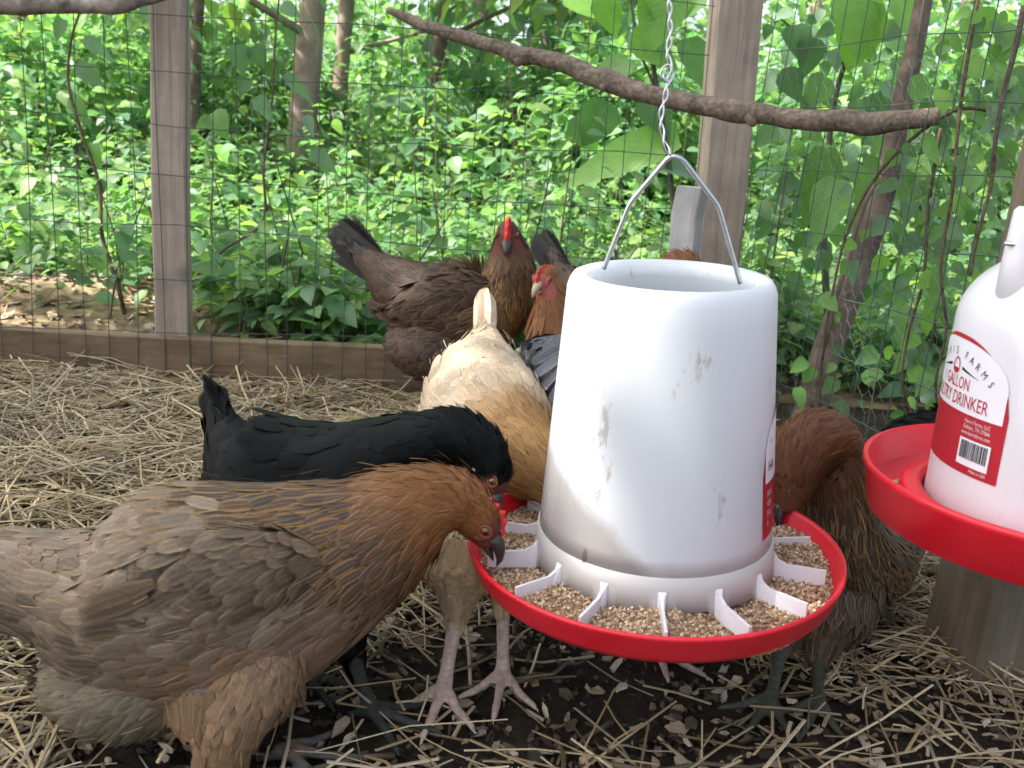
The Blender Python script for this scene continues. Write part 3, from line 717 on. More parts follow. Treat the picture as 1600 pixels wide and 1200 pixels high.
def arc_text(s, size, w, h0, h1, inset, span, st=1.0):
    """letters spread along the arch of a label"""
    out = []
    for q, ch in enumerate(s):
        if ch == ' ': continue
        x = -span + 2 * span * q / (len(s) - 1); ww = w - inset
        y = h0 + (h1 - h0) * 0.44 + (h1 - h0) * 0.56 * math.sqrt(max(0, 1 - (abs(x) / (ww * 1.005)) ** 2.4)) - inset
        dx = 0.001; y2 = h0 + (h1 - h0) * 0.44 + (h1 - h0) * 0.56 * math.sqrt(max(0, 1 - (abs(x + dx) / (ww * 1.005)) ** 2.4)) - inset
        rot = math.atan2(y2 - y, dx); out.append((ch, size, x + math.sin(rot) * size * .7, y - size * 0.7, rot * 0.8, st))
    return out
LW, LH = 0.052, 0.112
V, f = label_patch(on_feeder, LW, 0, LH, 0.0004); lab = lp('label_border', V, f, M['label_red'])
V, f = label_patch(on_feeder, LW - 0.0035, 0.050, LH - 0.0035, 0.0008); lp('label_paper', V, f, M['paper'], lab)
put_text(on_feeder, [('HA', 0.013, -0.036, 0.060, 0, .8), ('*', 0.008, -0.038, 0.082, 0, .9)], 0.0012, M['ink'], 'lettering', feeder, lab)
put_text(on_feeder, [('EAS', 0.008, -0.040, 0.038, 0, .8), ('VER', 0.008, -0.040, 0.029, 0, .8), ('EAS', 0.008, -0.040, 0.020, 0, .8), ('F', 0.008, -0.043, 0.011, 0, .8)], 0.0012, M['ink_white'], 'small_lettering', feeder, lab)

# twisted wire that the feeder hangs from (two strands)
hw = []
base_d = best - 0.033
path = [(1047, 244), (1038, 222), (1034, 200), (1033, 180), (1039, 155), (1044, 130), (1050, 112), (1045, 104), (1034, 118), (1040, 126), (1050, 116), (1046, 98), (1043, 82), (1047, 62), (1047, 35), (1046, 0), (1046, -60), (1045, -200)]
hw = thing('hanging_wire', 'twisted grey wire that the white feeder hangs from', 'wire', P(1047, 244, base_d))
for sgn in (0, 1):
    rows = resample(np.array([P(a, b, base_d + 0.002 * q / 18) for q, (a, b) in enumerate(path)]), 150)
    t, u, s = frames(rows, (0, 1, 0)); w = np.linspace(0, 2 * math.pi * 9, 150) + sgn * math.pi
    rows = rows + 0.0017 * (np.cos(w)[:, None] * u + np.sin(w)[:, None] * s)
    V, f4, f3 = tube(rows, 0.0009, 6, up=(0, 1, 0)); part('strand', V, [f4, f3], M['zinc'], hw)

# ================================================================== DRINKER
DP = P(1655, 752, 0.775); DB = DP.copy(); DRP = 0.150; DRB = 0.098
dr_axis = nrm(ZV + np.array([-0.01, -0.02, 0])); d1 = nrm(X0 - dr_axis * (X0 @ dr_axis)); d2 = np.cross(dr_axis, d1)
DROT = Matrix((tuple(d1), tuple(d2), tuple(dr_axis))).transposed()
drk = thing('drinker', 'white jug drinker with a red water pan hanging at the right edge', 'drinker', DP - dr_axis * 0.042, rot=DROT)
def dp(name, V, f, m, parent=None, **k): return part(name, V, f, m, drk, parent, world=False, **k)
V, f = lathe([(0.001, 0), (DRP * .90, 0), (DRP * .945, 0.003), (DRP * .985, 0.036), (DRP, 0.0385), (DRP, 0.043), (DRP * .985, 0.044), (DRP * .968, 0.041), (DRP * .93, 0.008), (DRP * .9, 0.005), (0.001, 0.005)], 96)
dp('pan', V, f, M['red'])
V, f = lathe([(DRB + 0.002, 0.005), (DRB + 0.022, 0.006), (DRB + 0.019, 0.022), (DRB + 0.016, 0.0245), (DRB + 0.006, 0.0245), (DRB + 0.0025, 0.022)], 80, closed=True)
dp('collar', V, f, M['red'])
# locking tab on the collar
tabs = MB()
for a0, a1, r0, r1, z0, z1 in ((R(-104), R(-72), DRB + 0.002, DRB + 0.012, 0.0245, 0.033),):
    aa_ = np.linspace(a0, a1, 14); q = []
    for r, z in ((r0, z0), (r1, z0), (r1, z1), (r0, z1)): q.append(np.stack([r * np.cos(aa_), r * np.sin(aa_), np.full(14, z)], -1))
    V = np.concatenate(q); i = np.arange(4)[:, None]; j = np.arange(13)[None]
    f = np.stack([i * 14 + j, i * 14 + j + 1, ((i + 1) % 4) * 14 + j + 1, ((i + 1) % 4) * 14 + j], -1).reshape(-1, 4)
    tabs.add(V, f, np.array([[0, 14, 28, 42], [55, 41, 27, 13]]))
V, f = tabs.out(); dp('locking_tab', V, f, M['red'], smooth=False)
V, f = lathe([(DRB + 0.02, 0.017), (DRP * .945, 0.017)], 80); dp('water', V, f, M['water'])
JH = 0.225
prof = [(DRB - 0.003, 0.010), (DRB, 0.014)] + [(DRB - 0.0005, z) for z in np.linspace(0.03, JH - 0.06, 8)]
for q in np.linspace(0.1, 1, 12):
    a = q * math.pi / 2; prof.append((0.012 + (DRB - 0.0125) * math.cos(a) ** 0.9 if q < 1 else 0.012, JH - 0.06 + 0.062 * math.sin(a)))
prof.append((0.001, JH + 0.0025))
V, f = lathe(prof, 96); jug = dp('jug', V, f, M['jug'])
# carrying lugs and wire handle
for sx in (-1, 1):
    ang = R(180 + 14) if sx < 0 else R(14)
    cx, cy = 0.080 * math.cos(ang), 0.080 * math.sin(ang)
    rows = np.array([[cx, cy, JH - 0.045, 0.0135], [cx, cy, JH - 0.005, 0.0125], [cx, cy, JH + 0.022, 0.0112], [cx, cy, JH + 0.030, 0.0104], [cx, cy, JH + 0.033, 0.007]])
    V, f4, f3 = tube(rows[:, :3], rows[:, 3], 20, up=(1, 0, 0), flat=0.8); lug = dp('lug', V, [f4, f3], M['jug'])
    V, f4, f3 = tube([[cx - 0.014, cy - 0.004, JH + 0.006], [cx + 0.014, cy - 0.0125, JH + 0.006]], 0.0016, 8); dp('pin', V, [f4, f3], M['zinc'], lug)
la, lb = R(194), R(14)
A_ = np.array([0.080 * math.cos(la) - 0.002, 0.080 * math.sin(la), JH + 0.028]); B_ = np.array([0.080 * math.cos(lb), 0.080 * math.sin(lb), JH + 0.028]); top_ = (A_ + B_) / 2 + np.array([0, 0, 0.075])
pts = resample(np.array([A_, A_ * .82 + np.array([0, 0, .045]), top_ * 1.0, B_ * .82 + np.array([0, 0, .045]), B_]), 40)
V, f4, f3 = tube(pts, 0.0024, 8, up=(0, 1, 0)); dp('handle', V, [f4, f3], M['zinc'])
# label
LA0 = R(-120 - 60)
def on_jug(x, y, off):
    r = DRB - 0.0005 + off; a = LA0 + x / r
    return np.stack([r * np.cos(a), r * np.sin(a), 0.054 + y], -1)
W2, H2 = 0.060, 0.104
V, f = label_patch(on_jug, W2, 0, H2, 0.0005, nx=40); lab = dp('label_border', V, f, M['label_red'])
V, f = label_patch(on_jug, W2 - 0.0035, 0.046, H2 - 0.0035, 0.0009, nx=40); dp('label_paper', V, f, M['paper'], lab)
put_text(on_jug, [(ch, 0.0085, -0.040 + 0.080 * q / 11, 0.0875 - 0.0155 * ((-0.040 + 0.080 * q / 11) / 0.040) ** 2, -2 * 0.0155 * (-0.040 + 0.080 * q / 11) / 0.040 ** 2, .8) for q, ch in enumerate('HARRIS FARMS') if ch != ' '], 0.0013, M['ink'], 'lettering', drk, lab)
put_text(on_jug, [('1 GALLON', 0.0135, 0.0, 0.063, 0, .68), ('POULTRY DRINKER', 0.0150, 0.0, 0.050, 0, .66)], 0.0013, M['label_red'], 'red_lettering', drk, lab)
put_text(on_jug, [('Harris Farms, LLC', 0.0045, 0.036, 0.040, 0, .75), ('Gallatin, TN 37066', 0.0045, 0.036, 0.0355, 0, .75), ('www.harrisfarms.com', 0.0045, 0.036, 0.031, 0, .7), ('Made in USA', 0.0038, 0.044, 0.003, 0, .75)], 0.0013, M['ink_white'], 'small_lettering', drk, lab)
V, f = label_patch(on_jug, 1, 0.007, 0.028, 0.0013, x0=0.022, x1=0.052, nx=12, ny=2, arch=False); bc = dp('barcode_field', V, f, M['paper'], lab)
bm_ = MB(); x = 0.0245
while x < 0.0495:
    w = random.choice((0.0005, 0.0008, 0.0012)); V, f = label_patch(on_jug, 1, 0.0125, 0.0265, 0.0017, x0=x, x1=x + w, nx=2, ny=2, arch=False); bm_.add(V, f); x += w + random.choice((0.0005, 0.0008))
V, f = bm_.out(); dp('bars', V, f, M['ink'], bc)
# (emblem: a ring with a small red foot, and two swooping strokes)
em = MB(); ta = np.linspace(0, 2 * math.pi, 28)
eo = np.stack([0.0052 * np.cos(ta) * (1 - 0.18 * np.sin(ta)), 0.0066 * np.sin(ta)], -1); ei = eo * 0.80
V2 = np.concatenate([eo, ei]) + np.array([0, 0.0795]); jj = np.arange(27); em.add(on_jug(V2[:, 0], V2[:, 1], 0.0014), np.stack([jj, jj + 1, 28 + jj + 1, 28 + jj], -1))
V2 = np.array([[-0.0034, 0.0745], [0.0034, 0.0745], [0.0042, 0.0775], [-0.0042, 0.0775]]); em.add(on_jug(V2[:, 0], V2[:, 1], 0.0014), np.array([[0, 1, 2, 3]]))
V, f = em.out(); dp('emblem', V, f, M['label_red'], lab)
em = MB()
for s in (-1, 1):
    xs = np.linspace(0.009, 0.030, 10); ys = 0.0785 - 0.55 * (xs - 0.010) * 0.4; th = 0.0011 * (1 - np.linspace(0, 1, 10)) + 0.0001
    V2 = np.concatenate([np.stack([s * xs, ys + th], -1), np.stack([s * xs, ys - th], -1)]); jj = np.arange(9)
    em.add(on_jug(V2[:, 0], V2[:, 1], 0.0014), np.stack([jj, jj + 1, 10 + jj + 1, 10 + jj], -1))
V, f = em.out(); dp('emblem_stroke', V, f, M['ink'], lab)
# wire it hangs from
hp = P(1690, 300, 0.77)
dw = thing('hanging_wire', 'grey wire above the jug drinker at the right edge', 'wire', hp)
topw = np.array(ORIGIN[drk] @ Vector(top_)); V, f4, f3 = tube([topw, topw + np.array([0.004, 0, 0.2]), topw + np.array([0.0, 0, 0.7])], 0.0014, 6, up=(0, 1, 0)); part('strand', V, [f4, f3], M['zinc'], dw)

# ================================================================== HENS
FT_ = np.array([0, 0.16, 0.38, 0.62, 0.82, 0.94, 1.0])
FW_ROUND = np.array([0.30, 0.66, 0.92, 1.0, 0.86, 0.55, 0.12])
FW_POINT = np.array([0.30, 0.75, 0.95, 0.80, 0.50, 0.24, 0.03])
FW_LONG = np.array([0.45, 0.70, 0.92, 1.0, 0.95, 0.70, 0.20])
FW_TAIL = np.array([0.50, 0.72, 0.90, 1.0, 1.0, 0.88, 0.50])
FU = np.array([-1.0, -0.5, 0.0, 0.5, 1.0])
def feathers_np(p, fl, nr, L, W, lift, curl, shape, col, edge, rnd):
    """arrays of N feathers -> V (N,35,3), attrs"""
    N = len(p); fl = nrm(fl - nr * np.sum(fl * nr, 1, keepdims=True)); b = np.cross(nr, fl)
    t = FT_[None, :, None]; u = FU[None, None, :]
    w = shape[:, :, None] * (W * 0.5)[:, None, None]
    along = t * L[:, None, None] + 0 * u
    across = u * w
    hz = (lift * L)[:, None, None] * t - (curl * L)[:, None, None] * t * t - 0.13 * np.abs(u) ** 2 * w + 0.0006
    V = p[:, None, None] + along[..., None] * fl[:, None, None] + across[..., None] * b[:, None, None] + hz[..., None] * nr[:, None, None]
    uv = np.stack([np.broadcast_to(u, V.shape[:3]), np.broadcast_to(t, V.shape[:3]), np.broadcast_to(rnd[:, None, None], V.shape[:3])], -1)
    C = np.broadcast_to(col[:, None, None], V.shape); E = np.broadcast_to(edge[:, None, None], V.shape)
    return V.reshape(N, 35, 3), C.reshape(N, 35, 3), E.reshape(N, 35, 3), uv.reshape(N, 35, 3)
_i = np.arange(6)[:, None] * 5; _j = np.arange(4)[None]
F_FEATHER = np.stack([_i + _j, _i + _j + 1, _i + 5 + _j + 1, _i + 5 + _j], -1).reshape(-1, 4)

def loft(rows, m=56, n=44, up=(0, 0, 1), egg=0.0):
    """rows: x y z rw rh, head first. returns grid of points, outward normals, flow"""
    r = resample(rows, m); r[:, 3:5] = np.maximum(r[:, 3:5], 0.002)
    t, u, s = frames(r[:, :3], up); a = np.linspace(0, 2 * math.pi, n, endpoint=False)
    Vg = r[:, None, :3] + r[:, None, 3:4] * np.cos(a)[None, :, None] * s[:, None] + r[:, None, 4:5] * np.sin(a)[None, :, None] * u[:, None]
    dt = np.gradient(Vg, axis=0); da = np.roll(Vg, -1, 1) - np.roll(Vg, 1, 1)
    nr = nrm(np.cross(da, dt)); cen = r[:, None, :3]
    sg = np.sign(np.sum(nr * (Vg - cen), -1, keepdims=True)); sg[sg == 0] = 1
    return Vg, nr * sg, nrm(dt), r
def dart(Vg, nr, fl, spacing, oversample=7, seed=0):
    """blue-noise points on a lofted grid; spacing(s 0..1) in metres"""
    rg = np.random.default_rng(seed); m, n, _ = Vg.shape
    Vn = np.roll(Vg, -1, 1)
    area = np.linalg.norm(np.cross(Vg[1:] - Vg[:-1], Vn[:-1] - Vg[:-1]), axis=-1)
    sp_r = spacing((np.arange(m - 1) + .5) / (m - 1)); wgt = area / sp_r[:, None] ** 2
    want = int(wgt.sum() * 0.85 * oversample); want = min(want, 90000)
    k = rg.choice(wgt.size, want, p=(wgt / wgt.sum()).ravel()); ii, jj = k // n, k % n
    a, b = rg.uniform(0, 1, want)[:, None], rg.uniform(0, 1, want)[:, None]; j2 = (jj + 1) % n
    def lerp(A): return (A[ii, jj] * (1 - a) + A[ii + 1, jj] * a) * (1 - b) + (A[ii, j2] * (1 - a) + A[ii + 1, j2] * a) * b
    p = lerp(Vg); nn = nrm(lerp(nr)); ff = nrm(lerp(fl)); s = (ii + a[:, 0]) / (m - 1); th = (jj + b[:, 0]) / n * 2 * math.pi
    rad = spacing(s); cell = rad.max(); keep = []; grid = {}
    key = np.floor(p / cell).astype(int)
    for q in range(want):
        kx, ky, kz = key[q]; ok = True
        for dx in (-1, 0, 1):
            for dy in (-1, 0, 1):
                for dz in (-1, 0, 1):
                    for w in grid.get((kx + dx, ky + dy, kz + dz), ()):
                        d = p[q] - p[w]
                        if d[0] * d[0] + d[1] * d[1] + d[2] * d[2] < rad[q] * rad[q]: ok = False; break
                    if not ok: break
                if not ok: break
            if not ok: break
        if ok: keep.append(q); grid.setdefault((kx, ky, kz), []).append(q)
    keep = np.array(keep)
    return p[keep], nn[keep], ff[keep], s[keep], th[keep]

def px_rows(lst):
    return np.array([[*P(a, b, d), rw * d / F, rh * d / F] for a, b, d, rw, rh in lst])
def body_union(pieces, voxel=0.0025, smooth=5):
    mb = MB()
    for V, *fs in pieces: mb.add(V, *fs)
    V, f = mb.out(); me = mesh('union', V, f, None); o = bpy.data.objects.new('union', me); COL.objects.link(o)
    md = o.modifiers.new('r', 'REMESH'); md.mode = 'VOXEL'; md.voxel_size = voxel
    ms = o.modifiers.new('s', 'SMOOTH'); ms.factor = 0.5; ms.iterations = smooth
    dg = bpy.context.evaluated_depsgraph_get(); m2 = bpy.data.meshes.new_from_object(o.evaluated_get(dg))
    V = np.zeros(len(m2.vertices) * 3, np.float32); m2.vertices.foreach_get('co', V)
    nl = len(m2.loops); li = np.zeros(nl, np.int32); m2.loops.foreach_get('vertex_index', li)
    ls = np.zeros(len(m2.polygons), np.int32); m2.polygons.foreach_get('loop_total', ls)
    assert (ls == 4).all()
    bpy.data.objects.remove(o); bpy.data.meshes.remove(me); bpy.data.meshes.remove(m2)
    return V.reshape(-1, 3).astype(float), li.reshape(-1, 4)
def seg_dist(V, a, b):
    ab = b - a; t = np.clip(((V - a) @ ab) / (ab @ ab), 0, 1); return np.linalg.norm(V - a - t[:, None] * ab, axis=1)

def comb_geo(scale, n=5, h=0.016):
    xs = np.linspace(-0.012, 0.026, n * 4 + 1); top = []
    for q, x in enumerate(xs):
        ph = (q % 4) / 4.0; env = math.sin(math.pi * (q + 1.2) / (len(xs) + 1.4)) ** 0.6; top.append((0.35 + 0.65 * (1 - abs(2 * ph - 1))) * h * env + 0.001)
    zb = np.array([-0.001 - 0.012 * max(0, (x - 0.008) / 0.018) ** 1.5 for x in xs]); V = []
    for s, wd in ((-1, 0.0024), (1, 0.0024)):
        for x, z0, tz in zip(xs, zb, top):
            V += [[x, s * wd, z0], [x, s * wd * .9, z0 + tz * .55], [x, s * wd * .25, z0 + tz]]
    V = np.array(V) * scale; m = len(xs); f = []
    for s in (0, 1):
        o = s * m * 3
        for q in range(m - 1):
            for k in (0, 1): f.append([o + q * 3 + k, o + q * 3 + 3 + k, o + q * 3 + 4 + k, o + q * 3 + 1 + k])
    for q in range(m - 1): f.append([q * 3 + 2, q * 3 + 5, m * 3 + q * 3 + 5, m * 3 + q * 3 + 2])
    return V, np.array(f)

def hen(name_label, spine, pal, head, legs=(), extra=(), wings=(), tail=None, leg_col=(0.1, 0.1, 0.09), beak='beak_dark', gloss=False, dens=1.0, indiv=100, seed=1,
        comb_h=0.010, comb_on=True, face_on=True, up=(0, 0, 1), head_scale=1.0, head_px=None, hackle=0.32, bare_face=0.6, wattle=True, face_mat='face', hair=0, lobe=None, bare_x=0.004, comb_w=1.0):
    """spine: (px, py, depth, half width px, half height px) from head to tail; pal(kind, s, up_amount, rnd) -> colour, edge, length, width"""
    rg = np.random.default_rng(seed); fm = M['gloss_feather'] if gloss else M['feather']
    rows = px_rows(spine); Vg, nr, fl, rr = loft(rows, 64, 48, up)
    feet = [l['foot'] for l in legs]
    base = np.mean(feet, axis=0) if feet else rows[len(rows) // 2, :3].copy(); base = np.array([base[0], base[1], 0.0])
    root = thing('hen', name_label, 'hen', base, 'hens in the pen')
    hc = P(*head['c']); tip = P(*head['tip']); hx_ = nrm(tip - hc); hup = np.asarray(head.get('up', (0, 0, 1.0)), float); hy = nrm(np.cross(hup, hx_)); hz_ = np.cross(hx_, hy)
    HM = np.stack([hx_, hy, hz_]); hs = head_scale
    shrink = 0.004
    rb = rr.copy(); rb[:, 3:5] = np.maximum(rb[:, 3:5] - shrink, 0.003)
    t_, u_, s_ = frames(rb[:, :3], up); a = np.linspace(0, 2 * math.pi, 32, endpoint=False)
    Vb = rb[:, None, :3] + rb[:, None, 3:4] * np.cos(a)[None, :, None] * s_[:, None] + rb[:, None, 4:5] * np.sin(a)[None, :, None] * u_[:, None]
    n = 32; m = len(rb); i = np.arange(m - 1)[:, None] * n; j = np.arange(n)[None]; k = (j + 1) % n
    quads = np.stack([i + j, i + n + j, i + n + k, i + k], -1).reshape(-1, 4)
    Vc = np.concatenate([Vb.reshape(-1, 3), rb[:1, :3], rb[-1:, :3]]); jj = np.arange(n); kk = (jj + 1) % n
    tri = np.concatenate([np.stack([jj, kk, np.full(n, m * n)], 1), np.stack([(m - 1) * n + kk, (m - 1) * n + jj, np.full(n, m * n + 1)], 1)])
    pieces = [(Vc, quads, tri)]
    pieces.append(ellipsoid(hc, HM, np.array([0.024, 0.0165, 0.0185]) * hs, 20, 14))
    pieces.append(ellipsoid(hc + hx_ * 0.016 * hs - hz_ * 0.004 * hs, HM, np.array([0.013, 0.0105, 0.0105]) * hs, 16, 10))
    patches = [('body', Vg, nr, fl)]
    legseg = []
    for l in legs:
        hip, hock, foot = l['hip'], l['hock'], l['foot']; rt = l.get('r', 0.045); hd = nrm(np.array([*l['dir'], 0.0]))
        knee = (hip * 0.45 + hock * 0.55)
        trow = np.array([[*hip, rt, rt], [*(hip * .7 + hock * .3), rt * .95, rt * .95], [*(hip * .3 + hock * .7), rt * .55, rt * .55], [*hock, 0.013, 0.013]])
        tg, tn, tf, tr = loft(trow, 24, 28, up=(hd[0], hd[1], 0.2)); patches.append(('thigh', tg, tn, tf))
        V, f4, f3 = tube(tr[:, :3], np.maximum(tr[:, 3] - 0.003, 0.005), 20, up=hd); pieces.append((V, f4, f3))
        k_ = l.get('k', 1.0)
        ank = foot + np.array([0, 0, 0.010 * k_]) - hd * 0.004
        V, f4, f3 = tube([hock + (hock - ank) * 0.12, hock, hock * .6 + ank * .4, hock * .25 + ank * .75, ank + (hock - ank) * .06], np.array([0.0085, 0.0085, 0.0068, 0.0068, 0.0085]) * k_, 12, up=hd); pieces.append((V, f4, f3))
        legseg.append((hock, ank)); sd = np.cross(hd, ZV)
        for ta, L in ((0, 0.060), (R(46), 0.052), (R(-46), 0.050), (R(172), 0.024)):
            td = hd * math.cos(ta) + sd * math.sin(ta); L = L * k_
            q = [ank, ank + td * L * .22 + ZV * 0.002, foot + td * L * .5 + ZV * 0.0075 * k_, foot + td * L * .8 + ZV * 0.0055 * k_, foot + td * L * 1.0 + ZV * 0.005 * k_, foot + td * L * 1.16 + ZV * 0.001]
            V, f4, f3 = tube(q, np.array([0.0075, 0.0056, 0.0047, 0.0040, 0.0033, 0.0014]) * k_, 10); pieces.append((V, f4, f3)); legseg.append((ank, q[-1]))
    for e in extra:
        er = px_rows(e['rows']); eg, en, ef, err = loft(er, 30, 32, e.get('up', (0, 0, 1))); patches.append((e['kind'], eg, en, ef))
        V, f4, f3 = tube(err[:, :3], np.maximum(np.minimum(err[:, 3], err[:, 4]) - 0.005, 0.004), 18); pieces.append((V, f4, f3))
    Vu, fu = body_union(pieces)
    # skin colour: shanks and toes, bare face, the rest the colour of the down under the feathers
    down = np.asarray(pal('down', 0.5, 0.5, 0.5)[0]) ; C = np.tile(down, (len(Vu), 1))
    hm_ = (np.linalg.norm((Vu - hc) @ HM.T / hs, axis=1) < 0.045)[:, None]; C = np.where(hm_, np.asarray(pal('head', 0, 0, .5)[0]) * 0.9, C)
    if legseg:
        dmin = np.min([seg_dist(Vu, a, b) for a, b in legseg], axis=0); hk = max(l['hock'][2] for l in legs)
        w = ((dmin < 0.013) & (Vu[:, 2] < hk + 0.002)).astype(float)[:, None]
        sc = 0.9 + 0.08 * np.sin(Vu[:, 2:3] * 1300) + 0.12 * vnoise(Vu, 4, 4, 200)[:, None]
        C = C * (1 - w) + w * np.asarray(leg_col) * sc
    hl = (Vu - hc) @ HM.T / hs
    fw = (np.clip((hl[:, 0] - 0.002) / 0.008, 0, 1) * (np.linalg.norm(hl, axis=1) < 0.04))[:, None]
    if face_on: C = C * (1 - fw) + fw * (np.array([0.36, 0.10, 0.08]) if face_mat == 'face' else np.array([0.12, 0.04, 0.03]))
    body = part('body', Vu, fu, M['skin'], root, attrs={'Col': ('FLOAT_COLOR', C)})
    # ---- plumage
    allV = []; allC = []; allE = []; allU = []; meta = []
    def emit(kind, p, nn, ff, s, th):
        if len(p) == 0: return
        upz = nn[:, 2]; r1 = rg.uniform(0, 1, len(p)); col = np.zeros((len(p), 3)); ed = np.zeros((len(p), 3)); L = np.zeros(len(p)); W = np.zeros(len(p)); sh = np.zeros((len(p), 7)); lift = np.zeros(len(p)); curl = np.zeros(len(p))
        for q in range(len(p)):
            c, e, l, w, shp, lf, cu = pal(kind, s[q], upz[q], r1[q]); col[q] = c; ed[q] = e; L[q] = l; W[q] = w; sh[q] = FW_POINT if shp == 'p' else (FW_LONG if shp == 'l' else FW_ROUND); lift[q] = lf; curl[q] = cu
        jit = rg.normal(0, 0.13, (len(p), 3)); br_ = rg.uniform(0.82, 1.18, (len(p), 1)); L *= rg.uniform(.85, 1.15, len(p)); W *= rg.uniform(.9, 1.12, len(p)); lift = lift * rg.uniform(.6, 1.4, len(p))
        V, C_, E_, U_ = feathers_np(p - nn * 0.003, nrm(ff + jit), nrm(nn + jit * .4), L, W, lift, curl, sh, col * br_, ed * br_, r1)
        allV.append(V); allC.append(C_); allE.append(E_); allU.append(U_)
        view = nrm(CAM - p); meta.append(np.stack([L * W / np.linalg.norm(CAM - p, axis=1) ** 2 * (np.sum(view * nn, 1) > 0.05), np.full(len(p), 0.0)], -1))
    for pi, (kind, g, gn, gf) in enumerate(patches):
        sp = (lambda s: np.array([pal(kind, x, 0.5, 0.5)[3] for x in np.atleast_1d(s)]) * 0.46 / dens)
        p, nn, ff, s, th = dart(g, gn, gf, sp, seed=seed + pi)
        if kind == 'body':
            q = (p - hc) @ HM.T / hs; keep = ~((q[:, 0] > bare_x * hs) & (np.linalg.norm(q, axis=1) < 0.035)); p, nn, ff, s, th = p[keep], nn[keep], ff[keep], s[keep], th[keep]
        else:
            ff = nrm(ff + np.array([0, 0, -0.25]))
        emit(kind, p, nn, ff, s, th)
        if hair:
            q = rg.choice(len(p), int(len(p) * hair)); jp = p[q] + rg.normal(0, .004, (len(q), 3)); cs = [pal(kind, s[w], nn[w][2], rg.uniform()) for w in q]
            c_ = np.array([c[1] for c in cs]) * rg.uniform(.6, 1.3, (len(q), 1)); ll = np.array([c[2] for c in cs]) * rg.uniform(.5, .9, len(q))
            V, C_, E_, U_ = feathers_np(jp, nrm(ff[q] + rg.normal(0, .16, (len(q), 3))), nrm(nn[q] + rg.normal(0, .15, (len(q), 3))), ll, np.full(len(q), .0009), rg.uniform(.06, .2, len(q)), np.full(len(q), .10), np.tile(FW_LONG, (len(q), 1)), c_, c_, rg.uniform(0, 1, len(q)))
            allV.append(V); allC.append(C_); allE.append(E_); allU.append(U_ * np.array([0.3, .8, 1])); meta.append(np.zeros((len(q), 2)))
    # head cap
    N = 800; d = nrm(rg.normal(size=(N, 3))); q = d * np.array([0.025, 0.0175, 0.0195]) * hs; keep = ~((d[:, 0] > 0.15 + (bare_x - .004) * 40) & (d[:, 2] < bare_face)) & (d[:, 0] < 0.75); d = d[keep]; q = q[keep]
    nn = nrm((d / np.array([0.025, 0.0175, 0.0195])) @ HM * 0.02); emit('head', hc + q @ HM, nn, np.tile(-hx_ - hz_ * 0.3, (len(q), 1)), np.zeros(len(q)), np.zeros(len(q)))
    # wings: rows of larger feathers laid over the side of the body
    gV = np.concatenate([g.reshape(-1, 3) for k_, g, gn, gf in patches]); gN = np.concatenate([gn.reshape(-1, 3) for k_, g, gn, gf in patches]); gpx, gpy, gd = proj(gV); gface = np.sum(nrm(CAM - gV) * gN, 1)
    for wg in wings:
        pts = []; nns = []; ffs = []; ss = []
        for (x, y, d, fx, fy, fd, L, W) in wg['f']:
            gi = np.argmin((gpx - x) ** 2 + (gpy - y) ** 2 + 1e6 * (gface < 0.05)); p = gV[gi] + gN[gi] * 0.006; d = gd[gi]; e = P(x + fx, y + fy, d) - P(x, y, d)
            nv_ = nrm(gN[gi] * 0.8 + np.asarray(wg['n'], float) * 0.2); pts.append(p); ffs.append(nrm(e)); nns.append(nv_); ss.append((L * d / F, W * d / F))
        p = np.array(pts); ff = np.array(ffs); nn = np.array(nns); LW = np.array(ss); r1 = rg.uniform(0, 1, len(p))
        cols = [pal('wing', q / max(1, len(p) - 1), 0.3, r1[q]) for q in range(len(p))]; col = np.array([c[0] for c in cols]) * rg.uniform(.85, 1.15, (len(p), 1)); ed = np.array([c[1] for c in cols])
        V, C_, E_, U_ = feathers_np(p, ff, nrm(nn + rg.normal(0, .1, nn.shape)), LW[:, 0], LW[:, 1], np.full(len(p), 0.08), np.full(len(p), 0.06), np.tile(FW_LONG, (len(p), 1)), col, ed, r1)
        allV.append(V); allC.append(C_); allE.append(E_); allU.append(U_); meta.append(np.stack([LW[:, 0] * LW[:, 1] / np.linalg.norm(CAM - p, axis=1) ** 2 * 3, np.full(len(p), 1.0)], -1))
    if tail:
        T = P(*tail['base']); tipc = P(*tail['tip']); td = tipc - T; TL = np.linalg.norm(td); td = td / TL; side = nrm(np.cross(td, np.asarray(tail.get('up', (0, 0, 1.0))))); tn = np.cross(side, td); nT = tail.get('n', 12)
        fn = tail.get('fan', 0.25); pts = []; ff = []; nn = []; LL = []; WW = []
        for q in range(nT):
            x = (q / (nT - 1) - .5) * 2; sgn = 1 if q % 2 else -1
            pts.append(T + side * tail.get('w', 0.012) * sgn * (1 - abs(x)) + tn * x * tail.get('h', 0.012) - td * TL * .15)
            ff.append(nrm(td + tn * x * fn + side * sgn * tail.get('spread', 0.08) + rg.normal(0, .02, 3))); nn.append(nrm(side * sgn * tail.get('face', 1.0) + tn * 0.25 + 1e-4)); LL.append(TL * 1.15 * (1 - 0.12 * abs(x))); WW.append(tail.get('fw', 0.026))
        p = np.array(pts); r1 = rg.uniform(0, 1, nT); cols = [pal('tail', .5, .3, r1[q]) for q in range(nT)]
        V, C_, E_, U_ = feathers_np(p, np.array(ff), np.array(nn), np.array(LL), np.array(WW), np.full(nT, 0.05), np.full(nT, 0.05), np.tile(FW_TAIL, (nT, 1)), np.array([c[0] for c in cols]), np.array([c[1] for c in cols]), r1)
        allV.append(V); allC.append(C_); allE.append(E_); allU.append(U_); meta.append(np.stack([np.full(nT, 1.0), np.full(nT, 1.0)], -1))
